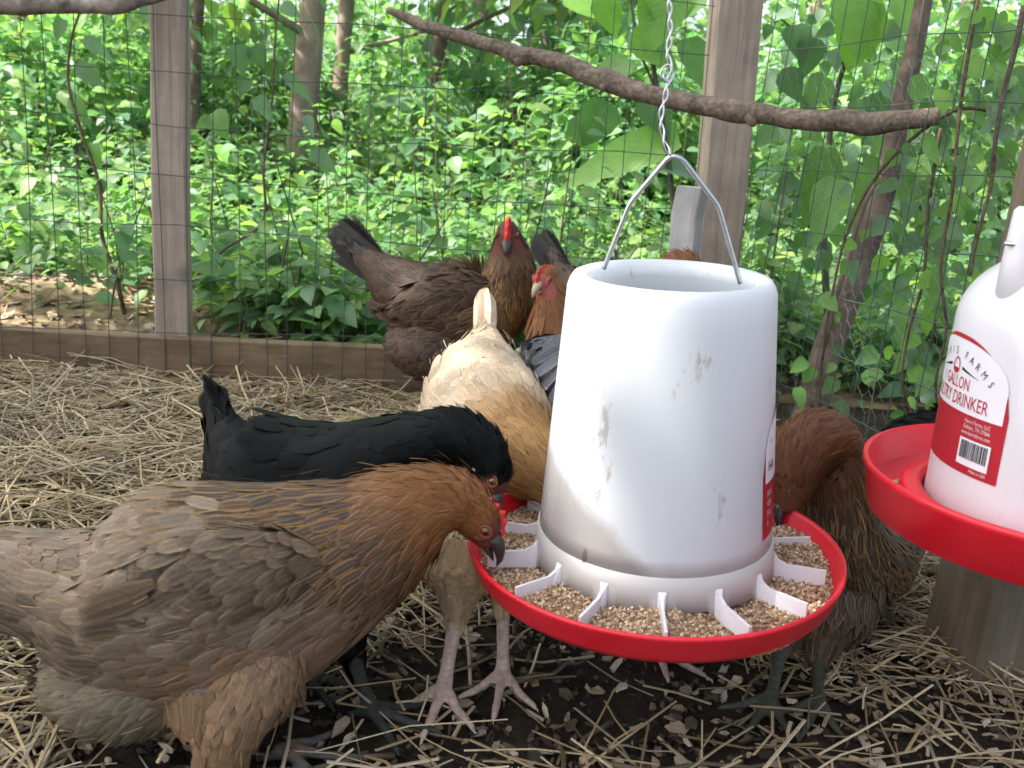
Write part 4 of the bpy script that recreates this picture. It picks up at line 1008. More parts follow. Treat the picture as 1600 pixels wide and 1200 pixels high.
    V = np.concatenate(allV); C_ = np.concatenate(allC); E_ = np.concatenate(allE); U_ = np.concatenate(allU); mt = np.concatenate(meta)
    order = np.argsort(-mt[:, 0]); single = order[:indiv]; rest = order[indiv:]
    for q in single:
        nm = 'feather'
        part(nm, V[q], F_FEATHER, fm, root, attrs={'Col': ('FLOAT_COLOR', C_[q]), 'Edge': ('FLOAT_COLOR', E_[q]), 'fuv': ('FLOAT_VECTOR', U_[q])})
    N = len(rest)
    part('plumage', V[rest].reshape(-1, 3), (np.arange(N)[:, None, None] * 35 + F_FEATHER).reshape(-1, 4), fm, root, stuff=True,
         attrs={'Col': ('FLOAT_COLOR', C_[rest].reshape(-1, 3)), 'Edge': ('FLOAT_COLOR', E_[rest].reshape(-1, 3)), 'fuv': ('FLOAT_VECTOR', U_[rest].reshape(-1, 3))})
    # ---- head furniture
    def hp_(V): return hc + (np.asarray(V) * hs) @ HM
    bx = np.array([[0.020, 0, 0.001, 0.0085], [0.028, 0, 0.0005, 0.0072], [0.035, 0, -0.002, 0.0052], [0.041, 0, -0.0062, 0.0032], [0.0445, 0, -0.0115, 0.0008]])
    V, f4, f3 = tube(bx[:, :3], bx[:, 3], 12, flat=0.85); bk = part('beak', hp_(V), [f4, f3], M[beak], root)
    bx = np.array([[0.019, 0, -0.0075, 0.0068], [0.027, 0, -0.0085, 0.0055], [0.034, 0, -0.0095, 0.0035], [0.039, 0, -0.0112, 0.001]])
    V, f4, f3 = tube(bx[:, :3], bx[:, 3], 12, flat=0.6); part('lower_beak', hp_(V), [f4, f3], M[beak], root, bk)
    for s in (-1, 1):
        V, f = ellipsoid((0.0095, s * 0.0138, 0.0045), np.eye(3), (0.0046, 0.0034, 0.0046), 16, 10); ey = part('eye', hp_(V), f, M['iris'], root)
        V, f = ellipsoid((0.0098, s * 0.0160, 0.0046), np.eye(3), (0.0024, 0.0016, 0.0024), 12, 8); part('pupil', hp_(V), f, M['pupil'], root, ey)
        aa_ = np.linspace(0, 2 * math.pi, 17); ring_ = np.stack([0.0095 + 0.0050 * np.cos(aa_), np.full(17, s * 0.0155), 0.0045 + 0.0046 * np.sin(aa_)], -1)
        V, f4, f3 = tube(ring_, 0.0011, 6, up=(0, 1, 0), caps=False); part('eyelid', hp_(V), f4, M[face_mat], root, ey)
        if lobe is not None:
            V, f = ellipsoid((-0.006, s * 0.0165, -0.006), np.eye(3), (0.0042, 0.0022, 0.0055), 14, 10); part('earlobe', hp_(V), f, lobe, root)
        if face_on:
            V, f = ellipsoid((0.0085, s * 0.0118, -0.001), np.eye(3), tuple(np.array((0.0115, 0.0042, 0.0105)) * (0.72 if face_mat == 'face_dark' else 1.0)), 18, 12); V = V + 0.0006 * vnoise(V, 2, 4, 500)[:, None]; part('face_skin', hp_(V), f, M[face_mat], root)
        if wattle:
            V, f = ellipsoid((0.017, s * 0.006, -0.017), np.eye(3), (0.0055, 0.0026, 0.0085), 14, 10); part('wattle', hp_(V), f, M['comb'], root)
    if comb_on:
        V, f = comb_geo(1.0, 5, comb_h); V = V * np.array([1, comb_w, 1]); part('comb', hp_(V + np.array([0.002, 0, 0.016])), f, M['comb'], root)
    return root

def leg(hip, hock, foot_px, direction, r=0.045, k=1.0, foot=None):
    fo = G(*foot_px) if foot is None else np.array(foot, float); fo[2] = terrain(np.array([fo[0]]), np.array([fo[1]]))[0] + 0.004
    return dict(hip=P(*hip), hock=P(*hock), foot=fo, dir=direction, r=r, k=k)
def mixc(a, b, t): return tuple(np.asarray(a) * (1 - t) + np.asarray(b) * t)
def ss(a, b, x): t = min(1, max(0, (x - a) / (b - a))); return t * t * (3 - 2 * t)

# ---- palettes: kind, place along the spine (0 head .. 1 tail), upward facing, random -> colour, edge, length, width, shape, lift, curl
def pal_front(kind, s, u, r):
    if kind == 'down': return ((0.13, 0.10, 0.075),) * 2
    if kind == 'head': return ((0.20, 0.075, 0.022), (0.27, 0.11, 0.035), 0.011, 0.0055, 'p', 0.12, 0.05)
    if kind == 'thigh': return (mixc((0.17, 0.105, 0.056), (0.25, 0.15, 0.08), r), (0.30, 0.19, 0.105), 0.026, 0.0095, 'r', 0.035, 0.05)
    if kind == 'fluff': return (mixc((0.105, 0.088, 0.056), (0.175, 0.14, 0.088), r), (0.22, 0.175, 0.11), 0.030, 0.0075, 'p', 0.11, 0.06)
    if kind == 'wing': return (mixc(mixc((0.070, 0.052, 0.034), (0.175, 0.132, 0.088), r), (0.20, 0.132, 0.075), ss(.35, 0, s) * .6), mixc((0.20, 0.138, 0.078), (0.33, 0.235, 0.135), r), 0.027 + 0.020 * s, 0.0130 + 0.006 * s, 'r', 0.05, 0.05)
    if kind == 'tail': return ((0.15, 0.14, 0.135), (0.26, 0.19, 0.13), 0.09, 0.03, 'l', 0.05, 0.03)
    k = min(1, s / 0.42)
    dk = ss(0.10, 0.22, s) * (0.65 + 0.35 * r)
    nc = mixc((0.21, 0.084, 0.027), (0.048, 0.044, 0.040), dk); ne = mixc((0.27, 0.112, 0.034), (0.31, 0.195, 0.075), min(1, s * 2.6))
    nk = 1 if s + (r - .5) * 0.12 < 0.31 + 0.13 * u else 0
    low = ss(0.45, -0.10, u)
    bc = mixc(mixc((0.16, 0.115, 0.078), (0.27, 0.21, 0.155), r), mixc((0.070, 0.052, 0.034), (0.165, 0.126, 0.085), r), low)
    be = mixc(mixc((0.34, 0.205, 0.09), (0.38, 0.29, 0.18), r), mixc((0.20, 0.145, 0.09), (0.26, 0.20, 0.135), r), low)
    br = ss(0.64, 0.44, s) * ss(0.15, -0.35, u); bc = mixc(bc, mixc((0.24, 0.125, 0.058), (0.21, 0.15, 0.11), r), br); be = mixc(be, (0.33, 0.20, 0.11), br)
    tl = ss(0.8, 0.95, s); bc = mixc(bc, mixc((0.12, 0.115, 0.10), (0.24, 0.16, 0.095), r), tl); be = mixc(be, (0.29, 0.205, 0.12), tl)
    if nk: return (nc, ne, 0.016 + 0.022 * k, 0.0062 + 0.0095 * k, 'p' if s < .20 else 'r', 0.05, 0.06)
    return (bc, be, 0.034 - 0.006 * br, 0.0150 - 0.004 * br, 'r', 0.045, 0.055)
def pal_black(kind, s, u, r):
    if kind == 'down': return ((0.012, 0.012, 0.012),) * 2
    c = mixc((0.003, 0.0033, 0.0032), (0.0055, 0.007, 0.0066), r); e = (0.005, 0.0072, 0.0068)
    if kind == 'head' or (kind == 'body' and s < 0.25): return (c, e, 0.020, 0.010, 'p', 0.05, 0.05)
    if kind in ('tail', 'wing'): return (c, e, 0.08, 0.028, 'l', 0.05, 0.04)
    return (c, e, 0.034, 0.019, 'r', 0.07, 0.06)
def pal_buff(kind, s, u, r):
    if kind == 'down': return ((0.55, 0.42, 0.28),) * 2
    if kind == 'thigh' or kind == 'fluff': return ((0.48, 0.33, 0.18), (0.54, 0.40, 0.235), 0.022, 0.011, 'r', 0.06, 0.08)
    if kind == 'tail' or kind == 'wing': return ((0.66, 0.44, 0.28), (0.76, 0.60, 0.44), 0.08, 0.03, 'l', 0.03, 0.03)
    if kind == 'head': return ((0.5, 0.26, 0.08), (0.58, 0.34, 0.13), 0.012, 0.006, 'p', 0.08, 0.05)
    t = ss(0.20, 0.36, s); c = mixc((0.38, 0.20, 0.065), (0.61, 0.45, 0.285), t); e = mixc((0.46, 0.27, 0.105), (0.73, 0.58, 0.41), t)
    return (mixc(c, e, r * .4), e, mixc((0.024,), (0.030,), t)[0], mixc((0.009,), (0.0215,), t)[0], 'p' if t < .4 else 'r', 0.07 * t + 0.03, 0.08)
def pal_brown(kind, s, u, r):
    if kind == 'down': return ((0.025, 0.018, 0.014),) * 2
    if kind == 'thigh' or kind == 'fluff': return (mixc((0.036, 0.022, 0.014), (0.085, 0.052, 0.034), r), (0.125, 0.078, 0.048), 0.030, 0.016, 'r', 0.14, 0.08)
    if kind == 'tail': return ((0.008, 0.007, 0.0065), (0.014, 0.011, 0.010), 0.1, 0.03, 'l', 0.04, 0.03)
    if kind == 'wing': return (mixc((0.027, 0.016, 0.010), (0.085, 0.051, 0.031), r), (0.145, 0.087, 0.048), 0.034 + 0.02 * s, 0.017, 'r', 0.06, 0.05)
    if kind == 'head': return ((0.065, 0.028, 0.014), (0.10, 0.045, 0.02), 0.011, 0.006, 'p', 0.08, 0.05)
    t = ss(0.24, 0.38, s); g = ss(0.10, 0.2, s)
    c = mixc(mixc((0.045, 0.022, 0.012), (0.12, 0.06, 0.02), r), mixc((0.026, 0.015, 0.009), (0.07, 0.041, 0.025), r), t); e = mixc(mixc((0.13, 0.058, 0.02), (0.34, 0.19, 0.055), g), (0.125, 0.075, 0.043), t)
    d = ss(0.82, 0.92, s); c = mixc(c, (0.012, 0.01, 0.009), d); e = mixc(e, (0.025, 0.019, 0.016), d)
    return (c, e, mixc((0.028,), (0.036,), t)[0], mixc((0.0095,), (0.019,), t)[0], 'p' if t < .4 else 'r', 0.05, 0.05)
def pal_rust(kind, s, u, r):
    if kind == 'down': return ((0.06, 0.035, 0.02),) * 2
    if kind == 'tail': return ((0.014, 0.013, 0.014), (0.03, 0.028, 0.028), 0.1, 0.03, 'l', 0.04, 0.03)
    if kind == 'head': return ((0.22, 0.085, 0.03), (0.30, 0.13, 0.05), 0.011, 0.006, 'p', 0.08, 0.05)
    t = ss(0.28, 0.45, s); c = mixc(mixc((0.17, 0.07, 0.028), (0.24, 0.105, 0.04), r), mixc((0.06, 0.04, 0.03), (0.10, 0.07, 0.05), r), t); e = mixc((0.32, 0.15, 0.06), (0.14, 0.10, 0.07), t)
    return (c, e, 0.036, mixc((0.012,), (0.022,), t)[0], 'p' if t < .4 else 'r', 0.06, 0.05)
def pal_blue(kind, s, u, r):
    if kind == 'down': return ((0.04, 0.045, 0.055),) * 2
    c = mixc((0.045, 0.05, 0.062), (0.085, 0.09, 0.105), r); return (c, (0.13, 0.13, 0.145), 0.048, 0.026, 'r', 0.05, 0.05)
def pal_right(kind, s, u, r):
    if kind == 'down': return ((0.045, 0.03, 0.022),) * 2
    if kind == 'head': return ((0.13, 0.05, 0.022), (0.19, 0.075, 0.03), 0.014, 0.005, 'p', 0.2, 0.05)
    if kind in ('thigh', 'fluff'): return (mixc((0.035, 0.025, 0.017), (0.085, 0.06, 0.04), r), (0.19, 0.13, 0.075), 0.026, 0.012, 'p', 0.12, 0.06)
    if kind in ('tail', 'wing'): return ((0.03, 0.026, 0.024), (0.16, 0.11, 0.055), 0.06, 0.022, 'l', 0.05, 0.04)
    t = ss(0.15, 0.29, s); c = mixc(mixc((0.085, 0.032, 0.014), (0.17, 0.064, 0.025), r), mixc((0.028, 0.02, 0.014), (0.06, 0.042, 0.028), r), t); e = mixc((0.18, 0.072, 0.028), mixc((0.36, 0.215, 0.075), (0.17, 0.12, 0.078), ss(.3, .8, r)), t)
    return (c, e, mixc((0.022,), (0.030,), t)[0], mixc((0.007,), (0.013,), t)[0], 'p' if t < .6 else 'r', 0.09, 0.06)

def wing_rows(x0, y0, x1, y1, rows, cols, d0, d1, dirv, L, W, ld=0.0):
    """grid of covert/flight feathers in pixel space between two corners; later rows lie lower"""
    out = []
    for q in range(rows):
        for c in range(cols):
            a = (c + 0.5 * (q % 2)) / cols; b = q / max(1, rows - 1)
            out.append((x0 + (x1 - x0) * a + rng.normal(0, 4), y0 + (y1 - y0) * b + rng.normal(0, 4), d0 + (d1 - d0) * a, dirv[0] + rng.normal(0, .05), dirv[1] + rng.normal(0, .05), ld, L * (1 + 0.5 * b), W * (1 + 0.2 * b)))
    return out

TOWARD = (0.10, -1.0, 0.12)
# 1: big grey and orange hen in front
spine1 = [(756, 818, .835, 24, 30), (735, 797, .832, 36, 46), (700, 786, .828, 46, 62), (650, 800, .822, 62, 86), (580, 842, .815, 86, 118), (492, 884, .81, 112, 156), (400, 918, .805, 138, 188), (300, 940, .80, 150, 200), (200, 948, .80, 132, 163), (110, 925, .80, 96, 108), (20, 908, .80, 66, 94), (-70, 895, .80, 44, 78), (-130, 890, .80, 20, 50)]
wing1 = [(250, 905, .8, -1, .36, 0, 118, 36), (238, 930, .8, -1, .34, 0, 124, 36), (235, 955, .8, -1, .30, 0, 130, 36), (245, 980, .8, -1, .22, 0, 140, 36), (262, 1000, .8, -1, .15, 0, 145, 34)]
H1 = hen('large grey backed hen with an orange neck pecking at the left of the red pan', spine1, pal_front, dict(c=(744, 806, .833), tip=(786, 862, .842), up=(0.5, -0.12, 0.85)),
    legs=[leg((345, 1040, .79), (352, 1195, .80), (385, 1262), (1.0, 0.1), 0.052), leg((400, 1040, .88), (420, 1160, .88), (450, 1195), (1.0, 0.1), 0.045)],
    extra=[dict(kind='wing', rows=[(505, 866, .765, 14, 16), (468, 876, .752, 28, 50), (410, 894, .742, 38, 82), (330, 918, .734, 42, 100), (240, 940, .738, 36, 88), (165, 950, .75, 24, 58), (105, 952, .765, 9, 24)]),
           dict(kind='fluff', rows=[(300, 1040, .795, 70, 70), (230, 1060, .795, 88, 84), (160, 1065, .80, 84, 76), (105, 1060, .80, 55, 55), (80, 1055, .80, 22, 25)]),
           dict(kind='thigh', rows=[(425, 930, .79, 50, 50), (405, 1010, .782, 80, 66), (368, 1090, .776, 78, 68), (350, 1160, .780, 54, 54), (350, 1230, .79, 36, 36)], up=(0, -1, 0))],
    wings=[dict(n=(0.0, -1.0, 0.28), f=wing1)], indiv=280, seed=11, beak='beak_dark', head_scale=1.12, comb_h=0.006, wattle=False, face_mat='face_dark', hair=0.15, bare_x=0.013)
# 2: black hen behind it
spine2 = [(768, 752, .895, 26, 30), (757, 712, .90, 40, 44), (722, 685, .905, 46, 50), (668, 688, .91, 50, 52), (610, 708, .92, 66, 62), (545, 742, .93, 98, 92), (475, 766, .94, 116, 126), (410, 764, .95, 98, 122), (380, 725, .955, 68, 102), (352, 672, .96, 34, 60), (338, 634, .96, 18, 36)]
hen('glossy black hen bending to the pan behind the grey and orange hen', spine2, pal_black, dict(c=(766, 738, .90), tip=(779, 800, .895), up=(0.8, -0.1, 0.4)),
    legs=[leg((505, 860, .90), (550, 1020, .915), (585, 1135), (1.0, -0.25), 0.045), leg((500, 860, .99), (470, 1010, .98), (480, 1080), (1.0, -0.1), 0.04)],
    gloss=True, indiv=100, seed=22, leg_col=(0.045, 0.048, 0.040), comb_on=False, face_mat='face_dark', lobe=M['lobe'], wattle=False, tail=dict(base=(352, 665, .955), tip=(330, 606, .965), n=14, fan=0.05, fw=0.03, w=0.009, h=0.008, spread=0.03))
# 3: buff hen
spine3 = [(892, 792, .965, 24, 28), (866, 756, .97, 42, 46), (838, 730, .985, 60, 66), (808, 714, 1.015, 80, 86), (778, 690, 1.06, 98, 104), (755, 650, 1.13, 98, 102), (753, 600, 1.20, 80, 74), (756, 555, 1.26, 46, 44), (758, 520, 1.29, 20, 24)]
hen('buff hen with its pale tail raised standing left of the white feeder', spine3, pal_buff, dict(c=(884, 786, .965), tip=(925, 828, .955), up=(0.2, 0.2, 1)),
    legs=[leg((722, 850, .97), (712, 968, .95), (690, 1102), (-0.18, -1.0), 0.046, 1.06), leg((800, 850, 1.0), (786, 940, .97), (784, 1072), (-0.1, -1.0), 0.042, 1.0)],
    indiv=140, seed=33, hair=.6, leg_col=(0.50, 0.37, 0.30), beak='beak_pale', tail=dict(base=(757, 545, 1.265), tip=(757, 452, 1.33), up=(0, -1, 0.2), n=9, fan=0.02, fw=0.032, w=0.004, h=0.006, spread=0.035, face=0.22))
# 4: dark brown hen at the back, looking at the camera
spine4 = [(793, 362, 1.595, 20, 22), (796, 388, 1.61, 32, 32), (797, 425, 1.62, 42, 46), (782, 466, 1.64, 58, 62), (742, 484, 1.66, 76, 82), (690, 482, 1.68, 76, 80), (640, 458, 1.70, 56, 54), (603, 430, 1.72, 36, 36), (572, 402, 1.74, 18, 24), (550, 384, 1.76, 8, 14)]
hen('dark brown hen with a red comb standing side on by the back board', spine4, pal_brown, dict(c=(793, 366, 1.60), tip=(790, 396, 1.555), up=(0, 0.1, 1)),
    legs=[leg((695, 540, 1.66), (690, 625, 1.66), (0, 0), (1, -0.3), 0.05, foot=P(690, 625, 1.66)), leg((740, 540, 1.72), (745, 620, 1.71), (0, 0), (1, -0.3), 0.045, foot=P(745, 620, 1.71))],
    extra=[dict(kind='fluff', rows=[(720, 530, 1.64, 40, 40), (680, 545, 1.64, 52, 50), (645, 540, 1.65, 42, 40), (622, 525, 1.67, 20, 20)]), dict(kind='wing', rows=[(775, 450, 1.60, 10, 12), (755, 455, 1.595, 18, 30), (715, 468, 1.592, 22, 46), (670, 478, 1.60, 20, 44), (635, 482, 1.62, 12, 28), (610, 482, 1.64, 5, 12)])],
    tail=dict(base=(600, 425, 1.72), tip=(520, 352, 1.80), n=16, fan=0.10, fw=0.034, h=0.014), indiv=110, seed=44, hair=.3, comb_w=2.0, face_mat='face_dark', head_scale=1.12, comb_h=0.017, hackle=.3, beak='beak_dark')
# 5: second brown hen, only head and neck show beside the feeder
spine5 = [(852, 432, 1.55, 20, 22), (862, 465, 1.56, 28, 30), (868, 512, 1.58, 44, 48), (902, 560, 1.62, 64, 70), (965, 562, 1.68, 70, 75), (1015, 530, 1.72, 46, 48), (1045, 500, 1.75, 20, 22)]
hen('reddish brown hen peering out at the left rim of the white feeder', spine5, pal_rust, dict(c=(853, 434, 1.55), tip=(831, 456, 1.525), up=(0, 0, 1)),
    legs=[leg((890, 600, 1.62), (885, 655, 1.62), (0, 0), (-.5, -1), 0.04, foot=P(885, 655, 1.62)), leg((940, 600, 1.66), (935, 650, 1.66), (0, 0), (-.5, -1), 0.04, foot=P(935, 650, 1.66))],
    indiv=50, seed=55, comb_h=0.010, beak='beak_pale')
# 6: hen right behind the feeder, black tail on the left
spine6 = [(1092, 442, 1.73, 18, 20), (1072, 424, 1.74, 28, 28), (1040, 448, 1.76, 44, 48), (975, 486, 1.80, 66, 74), (915, 465, 1.83, 44, 46), (885, 432, 1.85, 18, 24), (868, 408, 1.86, 9, 14)]
hen('rust necked hen with a black tail mostly hidden behind the white feeder', spine6, pal_rust, dict(c=(1094, 436, 1.73), tip=(1120, 454, 1.71), up=(0, 0, 1)),
    legs=[leg((970, 520, 1.8), (975, 580, 1.8), (0, 0), (1, -.2), 0.04, foot=P(975, 580, 1.80)), leg((1000, 520, 1.84), (1005, 575, 1.84), (0, 0), (1, -.2), 0.04, foot=P(1005, 575, 1.84))],
    tail=dict(base=(882, 425, 1.85), tip=(838, 362, 1.90), n=12, fan=0.10, fw=0.03), indiv=40, seed=66)
# 7: slate hen close behind the feeder
spine7 = [(1015, 790, .99, 22, 25), (1000, 745, 1.0, 32, 38), (980, 690, 1.04, 50, 56), (955, 635, 1.10, 74, 84), (920, 590, 1.18, 72, 76), (880, 566, 1.25, 46, 46), (850, 560, 1.29, 22, 36), (836, 556, 1.31, 8, 24)]
hen('slate grey hen whose wing tips show between the buff hen and the feeder', spine7, pal_blue, dict(c=(1016, 796, .985), tip=(1030, 840, .975), up=(0.2, 0.5, 0.8)),
    legs=[leg((985, 790, 1.03), (1010, 925, 1.03), (1028, 1024), (0.9, -0.75), 0.04, 0.95), leg((1060, 790, 1.08), (1080, 930, 1.10), (1085, 985), (0.9, -0.7), 0.04, 0.95)],
    wings=[dict(n=(-0.3, -1.0, 0.2), f=[(895 - q * 3, 540 + q * 17, 1.155, -1, .35 + .05 * q, .0006, 70, 26) for q in range(5)])], indiv=50, seed=77, leg_col=(0.45, 0.30, 0.26))
# 8: brown hen at the right of the pan
spine8 = [(1228, 805, .962, 22, 26), (1236, 762, .970, 38, 44), (1250, 715, .984, 52, 56), (1282, 692, 1.0, 56, 54), (1300, 745, 1.02, 62, 58), (1305, 810, 1.04, 70, 66), (1318, 870, 1.08, 84, 90), (1352, 860, 1.16, 72, 86), (1374, 795, 1.25, 56, 64), (1386, 735, 1.32, 34, 38), (1394, 700, 1.36, 14, 18)]
hen('dark brown hen with a rusty bowed head pecking at the right of the pan', spine8, pal_right, dict(c=(1238, 762, .968), tip=(1206, 822, .955), up=(-0.55, 0.2, 0.8)),
    legs=[leg((1300, 925, 1.02), (1278, 1030, 1.0), (1275, 1120), (-0.55, -0.9), 0.05, 0.95), leg((1250, 920, 1.02), (1222, 1010, 1.0), (1200, 1108), (-0.6, -0.9), 0.042, 0.95)],
    extra=[dict(kind='fluff', rows=[(1352, 860, 1.08, 28, 30), (1345, 900, 1.06, 44, 48), (1330, 945, 1.05, 44, 46), (1312, 985, 1.03, 30, 30)], up=(1, 0, 0))],
    indiv=120, seed=88, leg_col=(0.07, 0.074, 0.055), hair=0.2, lobe=M['face_dark'], face_mat='face_dark', beak='beak_dark', comb_on=False, wattle=False, face_on=False, bare_face=-0.6)
# 9: black hen behind the drinker
spine9 = [(1580, 690, 1.36, 20, 22), (1550, 712, 1.37, 36, 42), (1490, 722, 1.38, 62, 76), (1440, 716, 1.39, 58, 74), (1402, 722, 1.40, 40, 54), (1374, 730, 1.41, 14, 28)]
hen('black hen standing behind the rim of the red water pan', spine9, pal_black, dict(c=(1582, 684, 1.36), tip=(1608, 692, 1.35), up=(0, 0, 1)),
    legs=[leg((1490, 790, 1.38), (1492, 850, 1.38), (0, 0), (1, -.2), 0.04, foot=P(1492, 850, 1.38)), leg((1520, 790, 1.41), (1525, 850, 1.41), (0, 0), (1, -.2), 0.04, foot=P(1525, 850, 1.41))],
    gloss=True, indiv=30, seed=99, leg_col=(0.045, 0.048, 0.040))

# ================================================================== PLANTS
LT = np.array([0.0, 0.2, 0.45, 0.72, 1.0])
LWD = {'ovate': np.array([0.10, 0.85, 1.0, 0.62, 0.02]), 'heart': np.array([0.55, 1.0, 0.92, 0.55, 0.02]), 'long': np.array([0.08, 0.6, 0.8, 0.6, 0.02])}
def leaves_np(p, d, nr, L, W, shape, col, fold=0.25, droop=0.25):
    N = len(p); d = nrm(d); nr = nrm(nr - d * np.sum(d * nr, 1, keepdims=True)); b = np.cross(nr, d)
    u = np.array([-1.0, 0, 1.0])[None, None]; t = LT[None, :, None]
    w = LWD[shape][None, :, None] * (W * .5)[:, None, None]
    V = p[:, None, None] + (t * L[:, None, None] + 0 * u)[..., None] * d[:, None, None] + (u * w)[..., None] * b[:, None, None] + (np.abs(u) * w * fold - droop * L[:, None, None] * t * t)[..., None] * nr[:, None, None]
    uv = np.stack([np.broadcast_to(u, V.shape[:3]), np.broadcast_to(t, V.shape[:3]), 0 * V[..., 0]], -1)
    return V.reshape(-1, 3), np.repeat(col, 15, 0), uv.reshape(-1, 3)
_i = np.arange(4)[:, None] * 3; _j = np.arange(2)[None]
F_LEAF = np.stack([_i + _j, _i + _j + 1, _i + 3 + _j + 1, _i + 3 + _j], -1).reshape(-1, 4)
def leaf_faces(N): return (np.arange(N)[:, None, None] * 15 + F_LEAF).reshape(-1, 4)
GREENS = np.array([[0.12, 0.225, 0.085], [0.095, 0.21, 0.10], [0.17, 0.27, 0.085], [0.075, 0.165, 0.08], [0.14, 0.245, 0.13]])
def green(N, bias=1.0): return (GREENS[rng.integers(0, 5, N)] + np.array([0.05, 0.04, -0.02]) * (rng.uniform(0, 1, (N, 1)) < .2)) * rng.uniform(.75, 1.3, (N, 1)) * bias * 1.15

def rosette(cx, cy, cz, h, rad, nl, size):
    """leaves of one leafy stem: whorls up the stem, pointing outwards"""
    k = rng.uniform(0.15, 1.0, nl) ** 0.7; a = rng.uniform(0, 2 * math.pi, nl); o = rad * (1.15 - 0.8 * k) * rng.uniform(.15, 1, nl)
    p = np.stack([cx + np.cos(a) * o, cy + np.sin(a) * o, cz + h * k + rng.normal(0, .01, nl)], -1)
    d = np.stack([np.cos(a), np.sin(a), rng.normal(-0.1, .3, nl)], -1); nn = np.stack([rng.normal(0, .4, nl), rng.normal(-.15, .4, nl), np.ones(nl)], -1)
    return p, d, nn, size * rng.uniform(.6, 1.3, nl)
def leaf_mass(spots, shape='ovate', wr=0.62, bias=1.0):
    P_, D_, N_, L_ = [np.concatenate(q) for q in zip(*spots)]
    return leaves_np(P_, D_, nrm(N_), L_, L_ * wr * rng.uniform(.8, 1.2, len(L_)), shape, green(len(L_), bias)), len(L_)
# undergrowth beyond the fence
spots = []; stems = MB()
def beyond(x, y): return (x - FA[0]) * -fence_n[0] + (y - FA[1]) * -fence_n[1]
for q in range(4600):
    y = 2.2 + rng.uniform(0, 1) ** 1.35 * 10; x = rng.uniform(-0.72, 0.72) * y
    o = beyond(x, y)
    sd = (x - CORNER[0]) * side_n[0] + (y - CORNER[1]) * side_n[1]
    if o < 0.10 and sd > -0.12: continue
    if o < 0.70 and x < -0.74 and rng.uniform() < 0.9: continue
    if o < 0.25 and rng.uniform() < 0.35: continue
    z = terrain(np.array([x]), np.array([y]))[0]; nz = vnoise(np.array([[x, y, 0.0]]), 21, 4, 0.9)[0]
    tall = 2.1 if rng.uniform() < 0.10 else 1.0
    h = tall * np.clip(0.12 + 0.038 * y + 0.09 * nz + rng.normal(0, .05), 0.07, 0.8)
    spots.append(rosette(x, y, z, h, 0.12 + 0.014 * y, int(rng.integers(18, 32)), (0.029 + 0.0050 * y) * rng.uniform(.5, 1.6)))
    if q % 3 == 0 or tall > 1: V, f4, _ = tube([[x, y, z], [x + rng.normal(0, .02), y, z + h * .5], [x + rng.normal(0, .04), y + rng.normal(0, .03), z + h]], [.003, .0025, .0012], 4, caps=False); stems.add(V, f4, col=np.array([0.10, 0.085, 0.045]) * rng.uniform(.5, 1.4))
for q in range(260):
    y = rng.uniform(3.4, 11); x = rng.uniform(-0.72, 0.72) * y; o = beyond(x, y)
    if o < 0.9 or vnoise(np.array([[x, y, 0.0]]), 77, 4, 0.8)[0] < -0.1: continue
    z = terrain(np.array([x]), np.array([y]))[0]; h = rng.uniform(.35, .75) + .06 * y
    spots.append(rosette(x, y, z, h, 0.20 + 0.02 * y, int(rng.integers(40, 80)), (0.03 + 0.006 * y) * rng.uniform(.7, 1.7)))
(V, C, U), N = leaf_mass(spots)
Vs_, fs_ = stems.out(); solo('stalks', Vs_, fs_, M['straw'], 'thin brown and green stalks among the undergrowth', 'stalks', attrs=stems.col(), kind='stuff')
solo('undergrowth', V, leaf_faces(N), M['dull_leaf'], 'dense bright green undergrowth beyond the wire fence', 'undergrowth', attrs={'Col': ('FLOAT_COLOR', C), 'fuv': ('FLOAT_VECTOR', U)}, kind='stuff')
# far woods: one mass of leaves rising behind
spots = []
for q in range(1100):
    y = rng.uniform(11, 24); x = rng.uniform(-0.75, 0.75) * y; z = rng.uniform(0.0, 6.5); nz = vnoise(np.array([[x, y, z]]), 31, 4, 0.55)[0]
    if nz < -0.35: continue
    spots.append(rosette(x, y, z, 0.9, 0.55, 30, 0.17))
(V, C, U), N = leaf_mass(spots, bias=1.05)
solo('far_woods', V, leaf_faces(N), M['dull_leaf'], 'far green woodland filling the background', 'woods', attrs={'Col': ('FLOAT_COLOR', C), 'fuv': ('FLOAT_VECTOR', U)}, kind='stuff')

